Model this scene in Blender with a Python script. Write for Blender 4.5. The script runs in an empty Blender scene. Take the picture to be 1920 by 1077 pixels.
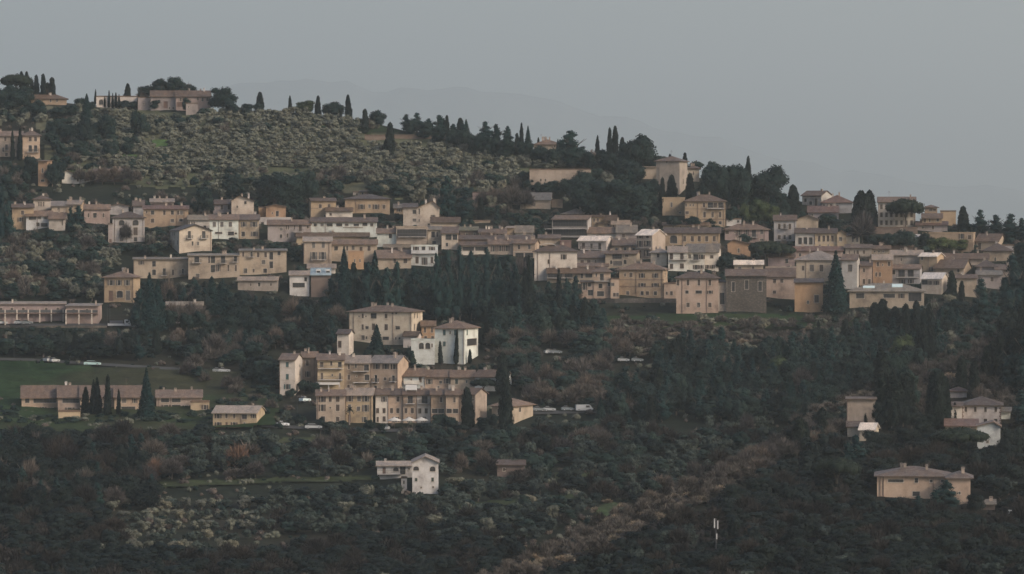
import bpy, math, random
import numpy as np
from mathutils import Vector, Matrix, noise
SC = bpy.context.scene
C = SC.collection
PI = math.pi

# ---------------------------------------------------------------- camera, light, exposure
F = 7300.0          # focal length in photo pixels (photo is 1920 wide)
HY = 430.0          # row of the true horizon
cam_d = bpy.data.cameras.new('camera')
cam = bpy.data.objects.new('camera', cam_d)
C.objects.link(cam)
cam_d.sensor_width = 36.0
cam_d.lens = 36.0 * F / 1920.0
cam_d.clip_start = 1.0
cam_d.clip_end = 120000.0
cam.location = (0, 0, 0)
cam.rotation_euler = (math.radians(90) - math.atan((538.5 - HY) / F), 0, 0)
SC.camera = cam

SUN_EL = 30.0
SUN_AZ = 122.0       # clockwise from +Y (straight ahead): low sun from the right, a little behind the camera
w = bpy.data.worlds.new("World")
SC.world = w
w.use_nodes = True
nt = w.node_tree
bgn = nt.nodes['Background']
sky = nt.nodes.new('ShaderNodeTexSky')
sky.sky_type = 'NISHITA'
sky.sun_disc = False
sky.sun_elevation = math.radians(SUN_EL)
sky.sun_rotation = math.radians(SUN_AZ)
sky.air_density = 1.0
sky.dust_density = 5.0
sky.ozone_density = 1.0
sky.altitude = 200
nt.links.new(sky.outputs['Color'], bgn.inputs['Color'])
bgn.inputs['Strength'].default_value = 0.148
sun_d = bpy.data.lights.new('sun', 'SUN')
sun_d.energy = 1.55
sun_d.angle = math.radians(8)
sun_d.color = (1.0, 0.86, 0.72)
sun = bpy.data.objects.new('sun', sun_d)
C.objects.link(sun)
a, e = math.radians(SUN_AZ), math.radians(SUN_EL)
sdir = Vector((math.sin(a) * math.cos(e), math.cos(a) * math.cos(e), math.sin(e)))
sun.rotation_euler = sdir.to_track_quat('Z', 'Y').to_euler()
SC.view_settings.view_transform = 'Standard'
SC.view_settings.look = 'None'
SC.view_settings.exposure = 0.66
SC.view_settings.gamma = 1.0
SC.cycles.max_bounces = 4
SC.cycles.diffuse_bounces = 2
SC.cycles.glossy_bounces = 2
SC.cycles.transmission_bounces = 2
SC.cycles.volume_bounces = 0
SC.cycles.use_denoising = True
HAZE_DENSITY = 0.000076

# ---------------------------------------------------------------- bookkeeping helpers
def tag(o, label=None, cat=None, group=None, kind=None):
    if label: o['label'] = label
    if cat: o['category'] = cat
    if group: o['group'] = group
    if kind: o['kind'] = kind
    return o

def empty(name, loc, rz=0.0):
    o = bpy.data.objects.new(name, None)
    o.empty_display_size = 1.0
    o.location = loc
    o.rotation_euler = (0, 0, rz)
    C.objects.link(o)
    return o

def link_mesh(name, me, parent=None, loc=None, rz=0.0):
    o = bpy.data.objects.new(name, me)
    C.objects.link(o)
    if parent is not None: o.parent = parent
    if loc is not None: o.location = loc
    if rz: o.rotation_euler = (0, 0, rz)
    return o

class MB:
    def __init__(s): s.v = []; s.f = []; s.m = []; s.cur = 0
    def poly(s, pts):
        n = len(s.v); s.v += [tuple(p) for p in pts]; s.f.append(tuple(range(n, n + len(pts)))); s.m.append(s.cur)
    def box(s, x0, y0, z0, x1, y1, z1):
        n = len(s.v)
        s.v += [(x0,y0,z0),(x1,y0,z0),(x1,y1,z0),(x0,y1,z0),(x0,y0,z1),(x1,y0,z1),(x1,y1,z1),(x0,y1,z1)]
        for q in ((0,3,2,1),(4,5,6,7),(0,1,5,4),(1,2,6,5),(2,3,7,6),(3,0,4,7)):
            s.f.append(tuple(n + i for i in q)); s.m.append(s.cur)
    def slab(s, top, t):
        """closed plate under the polygons in top (list of point lists sharing points), thickness t"""
        n0 = len(s.v); idx = {}
        def k(p):
            p = (round(p[0],4), round(p[1],4), round(p[2],4))
            if p not in idx:
                idx[p] = len(s.v); s.v.append(p); s.v.append((p[0], p[1], p[2]-t))
            return idx[p]
        edges = {}
        for pl in top:
            ii = [k(p) for p in pl]
            s.f.append(tuple(ii)); s.m.append(s.cur)
            s.f.append(tuple(i + 1 for i in reversed(ii))); s.m.append(s.cur)
            for a, b in zip(ii, ii[1:] + ii[:1]):
                if (b, a) in edges: del edges[(b, a)]
                else: edges[(a, b)] = 1
        for a, b in edges:
            s.f.append((a, a + 1, b + 1, b)); s.m.append(s.cur)
    def tube(s, p, q, r0, r1, n=6):
        p, q = Vector(p), Vector(q); d = (q - p)
        if d.length < 1e-6: return
        d.normalize(); u = d.orthogonal().normalized(); w_ = d.cross(u)
        b = len(s.v)
        for (c, r) in ((p, r0), (q, r1)):
            for i in range(n):
                t = 2 * PI * i / n
                s.v.append(tuple(c + (u * math.cos(t) + w_ * math.sin(t)) * r))
        for i in range(n):
            j = (i + 1) % n
            s.f.append((b + i, b + j, b + n + j, b + n + i)); s.m.append(s.cur)
        s.f.append(tuple(b + n + i for i in range(n))); s.m.append(s.cur)
        s.f.append(tuple(b + i for i in reversed(range(n)))); s.m.append(s.cur)
    def mesh(s, name, mats):
        me = bpy.data.meshes.new(name)
        me.from_pydata(s.v, [], s.f)
        if not isinstance(mats, (list, tuple)): mats = [mats]
        for m in mats: me.materials.append(m)
        if len(mats) > 1: me.polygons.foreach_set('material_index', s.m)
        me.update()
        return me
    def build(s, name, mats, parent=None, loc=None, rz=0.0):
        return link_mesh(name, s.mesh(name, mats), parent, loc, rz)

def np_mesh(name, V, Q, mat, tint=None, smooth=False):
    V = np.ascontiguousarray(V, dtype=np.float32); Q = np.ascontiguousarray(Q, dtype=np.int32)
    me = bpy.data.meshes.new(name)
    me.vertices.add(len(V)); me.vertices.foreach_set('co', V.ravel())
    me.loops.add(Q.size); me.loops.foreach_set('vertex_index', Q.ravel())
    me.polygons.add(len(Q))
    me.polygons.foreach_set('loop_start', np.arange(0, Q.size, 4, dtype=np.int32))
    me.polygons.foreach_set('loop_total', np.full(len(Q), 4, dtype=np.int32))
    if smooth: me.polygons.foreach_set('use_smooth', np.ones(len(Q), dtype=bool))
    me.update(calc_edges=True)
    if tint is not None:
        at = me.attributes.new('tint', 'FLOAT', 'FACE')
        at.data.foreach_set('value', np.ascontiguousarray(tint, dtype=np.float32))
    me.materials.append(mat)
    return me

# ---------------------------------------------------------------- materials
def newmat(name):
    m = bpy.data.materials.new(name); m.use_nodes = True
    b = m.node_tree.nodes['Principled BSDF']
    return m, m.node_tree, b

def N(nt, t, **kw):
    n = nt.nodes.new(t)
    for k, v in kw.items(): setattr(n, k, v)
    return n

def ramp(nt, src, stops):
    r = N(nt, 'ShaderNodeValToRGB')
    el = r.color_ramp.elements
    el[0].position, el[0].color = stops[0][0], (*stops[0][1], 1)
    el[1].position, el[1].color = stops[-1][0], (*stops[-1][1], 1)
    for p, c in stops[1:-1]:
        x = el.new(p); x.color = (*c, 1)
    nt.links.new(src, r.inputs[0])
    return r.outputs[0]

def mul(nt, a, b, fac=1.0):
    m = N(nt, 'ShaderNodeMix', data_type='RGBA', blend_type='MULTIPLY')
    m.inputs[0].default_value = fac
    nt.links.new(a, m.inputs[6]) if not isinstance(a, tuple) else setattr(m.inputs[6], 'default_value', (*a, 1))
    nt.links.new(b, m.inputs[7]) if not isinstance(b, tuple) else setattr(m.inputs[7], 'default_value', (*b, 1))
    return m.outputs[2]

def mix(nt, f, a, b):
    m = N(nt, 'ShaderNodeMix', data_type='RGBA')
    nt.links.new(f, m.inputs[0]) if not isinstance(f, float) else setattr(m.inputs[0], 'default_value', f)
    nt.links.new(a, m.inputs[6]) if not isinstance(a, tuple) else setattr(m.inputs[6], 'default_value', (*a, 1))
    nt.links.new(b, m.inputs[7]) if not isinstance(b, tuple) else setattr(m.inputs[7], 'default_value', (*b, 1))
    return m.outputs[2]

def objco(nt, scale=(1, 1, 1)):
    tc = N(nt, 'ShaderNodeTexCoord'); mp = N(nt, 'ShaderNodeMapping')
    oi = N(nt, 'ShaderNodeObjectInfo')
    ad = N(nt, 'ShaderNodeVectorMath', operation='ADD')
    nt.links.new(tc.outputs['Object'], ad.inputs[0])
    sc = N(nt, 'ShaderNodeVectorMath', operation='SCALE'); sc.inputs[3].default_value = 40.0
    cb = N(nt, 'ShaderNodeCombineXYZ')
    nt.links.new(oi.outputs['Random'], cb.inputs[0]); nt.links.new(oi.outputs['Random'], cb.inputs[1])
    nt.links.new(cb.outputs[0], sc.inputs[0]); nt.links.new(sc.outputs[0], ad.inputs[1])
    nt.links.new(ad.outputs[0], mp.inputs[0]); mp.inputs['Scale'].default_value = scale
    return mp.outputs[0]

def noise_t(nt, vec, scale, detail=4, rough=0.6):
    n = N(nt, 'ShaderNodeTexNoise'); n.inputs['Scale'].default_value = scale
    n.inputs['Detail'].default_value = detail; n.inputs['Roughness'].default_value = rough
    nt.links.new(vec, n.inputs['Vector'])
    return n.outputs['Fac']

_wall = {}
WC = dict(ochre=(0.265,0.201,0.139), tan=(0.278,0.232,0.187), cream=(0.380,0.332,0.276), white=(0.441,0.435,0.416), grey=(0.281,0.273,0.268),
          orange=(0.284,0.184,0.112), pink=(0.246,0.191,0.177), peach=(0.310,0.238,0.187), stone=(0.084,0.074,0.065), yellow=(0.310,0.248,0.173),
          mauve=(0.233,0.205,0.204), pale=(0.410,0.375,0.344), cool=(0.410,0.438,0.424), brown=(0.129,0.098,0.082), red=(0.142,0.094,0.085), blue=(0.357,0.387,0.416))
def wallmat(c):
    if c in _wall: return _wall[c]
    col = WC[c]
    m, nt, b = newmat('stucco_' + c)
    big = noise_t(nt, objco(nt), 0.22, 5, 0.65)
    st = noise_t(nt, objco(nt, (0.9, 0.9, 0.22)), 0.9, 3, 0.5)
    fine = noise_t(nt, objco(nt), 2.6, 3, 0.6)
    c1 = mul(nt, col, ramp(nt, big, [(0.32, (.55,.53,.53)), (0.46, (.90,.88,.86)), (0.58, (1.0,1.0,1.0)), (0.70, (1.10,1.11,1.12))]))
    c2 = mul(nt, c1, ramp(nt, st, [(0.28, (.86,.84,.83)), (0.45, (1,1,1)), (0.7, (1.03,1.03,1.03))]))
    c3 = mul(nt, c2, ramp(nt, fine, [(0.3, (.88,.88,.88)), (0.7, (1.05,1.05,1.05))]))
    oi = N(nt, 'ShaderNodeObjectInfo')
    c3 = mul(nt, c3, ramp(nt, oi.outputs['Random'], [(0.0, (.86,.88,.93)), (0.3, (1.0,.96,.96)), (0.6, (1.02,1.0,.94)), (1.0, (1.14,1.10,1.05))]))
    if c == 'stone':
        br = N(nt, 'ShaderNodeTexVoronoi'); br.inputs['Scale'].default_value = 1.3
        nt.links.new(objco(nt, (1, 1, 1.6)), br.inputs['Vector'])
        c3 = mul(nt, c3, ramp(nt, br.outputs['Distance'], [(0.0, (1.35,1.3,1.25)), (0.6, (.6,.6,.6))]))
    nt.links.new(c3, b.inputs['Base Color'])
    b.inputs['Roughness'].default_value = 0.9
    bp = N(nt, 'ShaderNodeBump'); bp.inputs['Strength'].default_value = 0.35; bp.inputs['Distance'].default_value = 0.05
    nt.links.new(fine, bp.inputs['Height']); nt.links.new(bp.outputs[0], b.inputs['Normal'])
    _wall[c] = m
    return m

_roof = {}
RC = dict(tile=(0.104,0.074,0.055), brown=(0.071,0.050,0.037), grey=(0.115,0.100,0.083), red=(0.089,0.056,0.045), pale=(0.181,0.152,0.130),
          blue=(0.187,0.243,0.282), metal=(0.323,0.311,0.295), white=(0.468,0.423,0.385), green=(0.085,0.085,0.063))
def roofmat(c):
    if c in _roof: return _roof[c]
    m, nt, b = newmat('roof_' + c)
    v = objco(nt)
    big = noise_t(nt, objco(nt, (1.5, .45, .45)), 0.45, 5, 0.7); fine = noise_t(nt, v, 3.2, 4, 0.7)
    c1 = mul(nt, RC[c], ramp(nt, big, [(0.28, (.55,.56,.60)), (0.5, (1,1,1)), (0.73, (1.45,1.38,1.30))]))
    c2 = mul(nt, c1, ramp(nt, fine, [(0.28, (.55,.55,.55)), (0.5, (1,1,1)), (0.75, (1.5,1.5,1.5))]))
    oi = N(nt, 'ShaderNodeObjectInfo')
    c2 = mul(nt, c2, ramp(nt, oi.outputs['Random'], [(0.0, (.78,.80,.84)), (0.4, (1.0,.97,.95)), (0.75, (1.08,1.0,.9)), (1.0, (1.28,1.24,1.18))]))
    nt.links.new(c2, b.inputs['Base Color'])
    rr = ramp(nt, noise_t(nt, v, 0.8, 4, 0.7), [(0.35, (.68,.68,.68)), (0.7, (.36,.36,.36))])
    nt.links.new(rr, b.inputs['Roughness']); b.inputs['Specular IOR Level'].default_value = 0.22
    wv = N(nt, 'ShaderNodeTexWave', bands_direction='X'); wv.inputs['Scale'].default_value = 1.3
    wv.inputs['Distortion'].default_value = 0.6; nt.links.new(v, wv.inputs['Vector'])
    ad = N(nt, 'ShaderNodeMath', operation='ADD'); nt.links.new(wv.outputs['Fac'], ad.inputs[0]); nt.links.new(fine, ad.inputs[1])
    bp = N(nt, 'ShaderNodeBump'); bp.inputs['Strength'].default_value = 0.8; bp.inputs['Distance'].default_value = 0.07
    nt.links.new(ad.outputs[0], bp.inputs['Height']); nt.links.new(bp.outputs[0], b.inputs['Normal'])
    _roof[c] = m
    return m

def plain(name, col, rough=0.7, var=0.25, scale=1.5, metal=0.0):
    m, nt, b = newmat(name)
    f = noise_t(nt, objco(nt), scale, 4, 0.6)
    nt.links.new(mul(nt, col, ramp(nt, f, [(0.3, (1-var,)*3), (0.7, (1+var,)*3)])), b.inputs['Base Color'])
    b.inputs['Roughness'].default_value = rough; b.inputs['Metallic'].default_value = metal
    return m

M_GLASS = plain('window_glass', (.014,.012,.011), 0.5, 0.5, 0.7)
M_GLASS2 = plain('window_glass_curtain', (.075,.066,.058), 0.6, 0.5, 1.7)
M_FRAME = plain('stone_surround', (.36,.31,.26), 0.8)
M_SASH = plain('dark_sash', (.07,.055,.045), 0.6)
M_WHITE = plain('white_paint', (.40,.39,.38), 0.5, 0.1)
M_SH = dict(brown=plain('shutter_brown', (.050,.034,.026), 0.8), green=plain('shutter_green', (.028,.045,.038), 0.8),
            grey=plain('shutter_grey', (.085,.078,.072), 0.8), teal=plain('shutter_teal', (.03,.07,.07), 0.7))
M_WOOD = plain('door_wood', (.09,.05,.035), 0.7)
M_IRON = plain('iron', (.045,.045,.045), 0.6)
M_PIPE = plain('copper_pipe', (.11,.07,.055), 0.6)
M_CONC = plain('concrete', (.34,.31,.29), 0.9, 0.3, 0.6)
M_BRICK = plain('chimney_plaster', (.25,.20,.165), 0.9, 0.3)
M_CANVAS = plain('white_canvas', (.36,.34,.31), 0.8, 0.1)
M_SKYL = plain('skylight_glass', (.42,.50,.48), 0.12, 0.1)

def leafmat(name, dark, light, rough=0.65, hue=(1, 1, 1), spread=0.22, transl=0.0):
    m, nt, b = newmat(name)
    at = N(nt, 'ShaderNodeAttribute', attribute_name='tint')
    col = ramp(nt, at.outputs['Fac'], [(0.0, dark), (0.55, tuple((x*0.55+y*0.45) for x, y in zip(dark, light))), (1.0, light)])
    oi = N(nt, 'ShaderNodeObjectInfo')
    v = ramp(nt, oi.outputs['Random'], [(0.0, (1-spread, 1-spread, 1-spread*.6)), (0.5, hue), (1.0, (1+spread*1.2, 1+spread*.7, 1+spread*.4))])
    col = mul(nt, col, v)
    nt.links.new(col, b.inputs['Base Color'])
    b.inputs['Roughness'].default_value = rough
    b.inputs['Specular IOR Level'].default_value = 0.06
    if transl > 0:
        tr = N(nt, 'ShaderNodeBsdfTranslucent'); nt.links.new(col, tr.inputs['Color'])
        mx = N(nt, 'ShaderNodeMixShader'); mx.inputs[0].default_value = transl
        out = nt.nodes['Material Output']
        nt.links.new(b.outputs[0], mx.inputs[1]); nt.links.new(tr.outputs[0], mx.inputs[2]); nt.links.new(mx.outputs[0], out.inputs['Surface'])
    return m
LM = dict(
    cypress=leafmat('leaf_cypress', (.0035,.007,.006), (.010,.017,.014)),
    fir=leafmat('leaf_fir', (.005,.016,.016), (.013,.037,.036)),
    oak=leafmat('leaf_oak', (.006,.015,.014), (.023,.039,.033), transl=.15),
    ilex=leafmat('leaf_oak_shade', (.003,.0065,.006), (.012,.020,.018), spread=.3),  # evergreen oak leaves with cloud shade painted into the colour
    thorn=leafmat('twigs_in_shade', (.012,.0108,.010), (.033,.029,.0265), spread=.3),  # bare-tree twigs darkened in colour to stand in for cloud shade
    dull=leafmat('leaf_olive_shade', (.022,.032,.028), (.062,.078,.068), transl=.2),  # olive leaves with the shade of the lower slope put into the colour
    olive=leafmat('leaf_olive', (.090,.096,.072), (.165,.165,.130), transl=.2),
    pine=leafmat('leaf_pine', (.007,.012,.008), (.022,.031,.019)),
    bare=leafmat('twigs', (.037,.032,.029), (.112,.098,.086), spread=.3),
    rust=leafmat('leaf_rust', (.075,.045,.032), (.18,.105,.072)),
    green=leafmat('leaf_green', (.028,.042,.018), (.08,.10,.045), transl=.2),
    reed=leafmat('leaf_reed', (.09,.075,.055), (.22,.19,.145), spread=.3))
M_BARK = plain('bark', (.070,.055,.045), 0.9)
M_BARKP = plain('bark_pale', (.14,.115,.10), 0.9)

def groundmat(name, c_a, c_b, c_c, patches=None):
    m, nt, b = newmat(name)
    tc = N(nt, 'ShaderNodeTexCoord').outputs['Object']
    f1 = noise_t(nt, tc, 0.012, 6, 0.62); f2 = noise_t(nt, tc, 0.16, 5, 0.7); f3 = noise_t(nt, tc, 1.3, 3, 0.6)
    col = ramp(nt, f1, [(0.36, c_a), (0.5, c_b), (0.64, c_c)])
    col = mul(nt, col, ramp(nt, f2, [(0.3, (.55,.57,.55)), (0.7, (1.45,1.42,1.35))]))
    col = mul(nt, col, ramp(nt, f3, [(0.3, (.75,.75,.75)), (0.7, (1.25,1.25,1.25))]))
    nt.links.new(col, b.inputs['Base Color']); b.inputs['Roughness'].default_value = 0.95; b.inputs['Specular IOR Level'].default_value = 0.05
    bp = N(nt, 'ShaderNodeBump'); bp.inputs['Strength'].default_value = 1.0; bp.inputs['Distance'].default_value = 0.6
    nt.links.new(f2, bp.inputs['Height']); nt.links.new(bp.outputs[0], b.inputs['Normal'])
    return m
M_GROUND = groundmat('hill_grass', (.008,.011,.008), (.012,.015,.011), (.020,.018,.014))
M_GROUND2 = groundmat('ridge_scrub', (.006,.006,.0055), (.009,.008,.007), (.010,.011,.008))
M_LAWN = groundmat('lawn', (.010,.022,.010), (.016,.030,.013), (.026,.027,.016))
M_GROVE = groundmat('grove_grass', (.048,.055,.034), (.060,.064,.040), (.076,.072,.050))
M_MEADOW = groundmat('meadow', (.045,.085,.025), (.05,.09,.03), (.06,.085,.035))
M_TERR = groundmat('terrace_grass', (.020,.028,.014), (.030,.036,.019), (.042,.040,.026))
M_RIDGE = groundmat('dry_grass', (.042,.038,.026), (.058,.050,.036), (.050,.052,.030))
M_GREEN = groundmat('short_grass', (.022,.042,.016), (.028,.052,.019), (.034,.046,.022))
M_PLAIN = groundmat('plain', (.06,.07,.05), (.08,.08,.06), (.10,.10,.08))
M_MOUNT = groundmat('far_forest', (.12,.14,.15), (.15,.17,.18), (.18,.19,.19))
M_ROAD = plain('asphalt', (.022,.022,.022), 0.9)

# ---------------------------------------------------------------- the lie of the land
def interp(pts, x):
    if x <= pts[0][0]: return pts[0][1]
    for (x0, y0), (x1, y1) in zip(pts, pts[1:]):
        if x <= x1: return y0 + (y1 - y0) * (x - x0) / (x1 - x0)
    return pts[-1][1]
SKYL = [(-900,260),(-300,205),(0,194),(120,193),(200,202),(400,210),(500,207),(560,213),(680,226),(760,246),(860,254),(960,274),(1040,288),
        (1110,292),(1180,302),(1300,330),(1400,362),(1500,378),(1600,394),(1700,412),(1800,426),(1920,436),(2300,470),(2900,520)]
CREST = [(700,1200),(900,1085),(1000,1040),(1150,968),(1340,893),(1440,848),(1540,806),(1640,756),(1760,690),(1840,642),(1920,604),(2200,520),(2900,420)]
def nz(x, y, z=0.0): return noise.noise(Vector((x, y, z)))
def D_main(px, py):
    return 860 + (1077 - py) * 0.70 + 9 * nz(px / 170, py / 70, 3.1) + 2.5 * nz(px / 50, py / 26, 8.7)
def D_near(px, py):
    return 748 + (1077 - py) * 0.72 + 8 * nz(px / 190, py / 80, 5.5) + 2.0 * nz(px / 45, py / 26, 1.7)
def is_near(px, py): return py > interp(CREST, px)
def at(px, py, near=None, dd=0.0):
    """the point of the hillside that stands at photo pixel px, py"""
    if near is None: near = is_near(px, py)
    Y = (D_near if near else D_main)(px, py) + dd
    return Vector(((px - 960) * Y / F, Y, (HY - py) * Y / F))

def sheet(name, pxs, rows_fn, tail, mat, dfn, smooth=True):
    V = []; nr = None
    for px in pxs:
        col = []
        for py in rows_fn(px):
            Y = dfn(px, py); col.append(((px - 960) * Y / F, Y, (HY - py) * Y / F))
        x, Y, Z = col[-1]
        for dy, dz in tail:
            y2 = Y + dy
            z2 = max(Z - dz, FLOOR - 3) if dz < 500 else FLOOR - 4
            col.append((x * (y2 / Y), y2, z2))
        nr = len(col); V += col
    Q = []
    n = len(pxs)
    for i in range(n - 1):
        for j in range(nr - 1):
            Q.append((i*nr + j, (i+1)*nr + j, (i+1)*nr + j + 1, i*nr + j + 1))
    me = np_mesh(name, np.array(V), np.array(Q), mat, None, smooth)
    o = link_mesh(name, me); tag(o, kind='structure')
    return o
FLOOR = -97.0
pxs = list(range(-900, 2901, 20))
NR = 110
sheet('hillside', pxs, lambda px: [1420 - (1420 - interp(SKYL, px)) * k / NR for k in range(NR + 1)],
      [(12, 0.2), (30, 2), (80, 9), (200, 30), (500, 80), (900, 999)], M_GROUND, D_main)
pxs2 = list(range(700, 2901, 20))
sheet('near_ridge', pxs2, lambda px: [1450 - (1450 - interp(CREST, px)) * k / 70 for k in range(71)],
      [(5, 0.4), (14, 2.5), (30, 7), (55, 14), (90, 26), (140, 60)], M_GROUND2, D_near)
g = MB(); R_ = 60000
g.poly([(-R_, -3000, FLOOR), (R_, -3000, FLOOR), (R_, R_, FLOOR), (-R_, R_, FLOOR)])
tag(g.build('ground', M_PLAIN), kind='structure')

def patch(name, poly, mat, lift=0.05, step=8, near=None):
    """a sheet of ground laid just over the hillside inside a pixel polygon"""
    xs = [p[0] for p in poly]; ys = [p[1] for p in poly]
    V = []; idx = {}; Q = []
    def ins(x, y):
        c = False; n = len(poly)
        for i in range(n):
            (x1, y1), (x2, y2) = poly[i], poly[(i + 1) % n]
            if (y1 > y) != (y2 > y) and x < (x2 - x1) * (y - y1) / (y2 - y1) + x1: c = not c
        return c
    def k(i, j):
        if (i, j) not in idx:
            x, y = min(xs) + i * step, min(ys) + j * (step / 2)
            p = at(x, y, near); p.y -= lift * 4; p.z += lift
            idx[(i, j)] = len(V); V.append(tuple(p))
        return idx[(i, j)]
    for i in range(int((max(xs) - min(xs)) / step) + 1):
        for j in range(int((max(ys) - min(ys)) / (step / 2)) + 1):
            if ins(min(xs) + (i + .5) * step + random.uniform(-2, 2), min(ys) + (j + .5) * step / 2 + random.uniform(-1, 1)):
                Q.append((k(i, j), k(i, j + 1), k(i + 1, j + 1), k(i + 1, j)))
    me = np_mesh(name, np.array(V), np.array(Q), mat, None, True)
    return tag(link_mesh(name, me), kind='structure')
random.seed(3)
patch('grove_grass', [(60,200),(200,206),(420,214),(540,212),(620,220),(760,252),(860,262),(960,280),(1040,294),(1110,300),(1110,330),(1000,352),(985,376),(880,378),(700,372),(560,345),(420,350),(300,355),(240,345),(100,345)], M_GROVE, 0.15, 8)
patch('lawn', [(-60,676),(60,681),(200,692),(360,696),(470,700),(520,735),(520,800),(380,806),(-60,815)], M_LAWN, 0.5)
patch('meadow', [(286,264),(322,266),(318,276),(292,279)], M_MEADOW, 0.3, 6)
patch('meadow', [(222,292),(262,292),(256,299),(226,300)], M_MEADOW, 0.3, 5)
patch('meadow', [(520,222),(600,222),(700,232),(760,250),(700,252),(560,236)], M_LAWN, 0.3)
patch('meadow', [(1118,958),(1130,949),(1150,944),(1160,947),(1154,960),(1146,972),(1130,978),(1120,970)], M_GREEN, 0.3, 3, True)
patch('meadow', [(1110,596),(1270,590),(1500,592),(1640,600),(1640,616),(1110,618)], M_LAWN, 0.3)
patch('meadow', [(0,806),(230,806),(420,812),(420,824),(0,822)], M_LAWN, 0.3)

TERR = [[(300,905),(500,898),(700,893),(700,902),(500,907),(300,916)], [(560,866),(700,860),(700,869),(560,877)], [(500,824),(720,816),(720,825),(500,835)],
        [(1040,889),(1120,885),(1120,896),(1040,901)], [(860,946),(1080,928),(1080,938),(860,958)], [(0,808),(230,806),(420,812),(420,822),(0,820)], [(1375,858),(1412,852),(1412,862),(1378,866)]]
GAPS = TERR + [[(284,262),(324,264),(320,282),(290,283)], [(220,290),(264,290),(258,303),(224,304)], [(130,345),(250,345),(380,358),(380,372),(130,366)], [(350,324),(420,326),(420,333),(350,332)], [(1122,946),(1158,940),(1152,977),(1126,982)]]
for t_ in TERR[:5]: patch('terrace', t_, M_TERR, 0.25, 6)

patch('ridge_grass', [(900,1092),(1000,1044),(1150,972),(1340,898),(1440,853),(1440,872),(1340,925),(1160,1004),(1000,1078),(910,1118)], M_RIDGE, 0.2, 6, True)
# far mountains, several kilometres behind the hill
RID = [(-1500,330),(-600,300),(-200,240),(200,200),(420,165),(500,150),(560,147),(640,160),(720,176),(800,168),(870,160),(940,166),(1040,190),(1120,212),(1250,245),(1400,280),(1600,320),(1800,350),(2200,385),(3400,400)]
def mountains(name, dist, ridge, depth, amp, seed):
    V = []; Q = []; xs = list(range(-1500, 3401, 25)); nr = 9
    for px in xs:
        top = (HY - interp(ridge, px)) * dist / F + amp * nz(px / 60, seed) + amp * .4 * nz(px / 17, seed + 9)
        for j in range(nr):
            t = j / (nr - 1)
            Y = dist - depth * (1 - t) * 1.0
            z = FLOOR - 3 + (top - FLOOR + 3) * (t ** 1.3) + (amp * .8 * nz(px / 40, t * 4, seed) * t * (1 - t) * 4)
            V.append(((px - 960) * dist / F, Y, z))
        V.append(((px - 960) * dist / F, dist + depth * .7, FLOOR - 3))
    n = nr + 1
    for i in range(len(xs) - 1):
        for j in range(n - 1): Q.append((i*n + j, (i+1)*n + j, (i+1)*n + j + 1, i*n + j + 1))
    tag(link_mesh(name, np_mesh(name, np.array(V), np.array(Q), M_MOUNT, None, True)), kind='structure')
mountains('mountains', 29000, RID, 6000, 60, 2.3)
# ---------------------------------------------------------------- houses
HOUSES = []      # (x0, x1, ytop, ybase, front y) rectangles in the photo, so that filler trees keep off
LAND = []        # landmarks for describing trees
_cache = {}
def cmesh(key, fn):
    if key not in _cache: _cache[key] = fn()
    return _cache[key]

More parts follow.
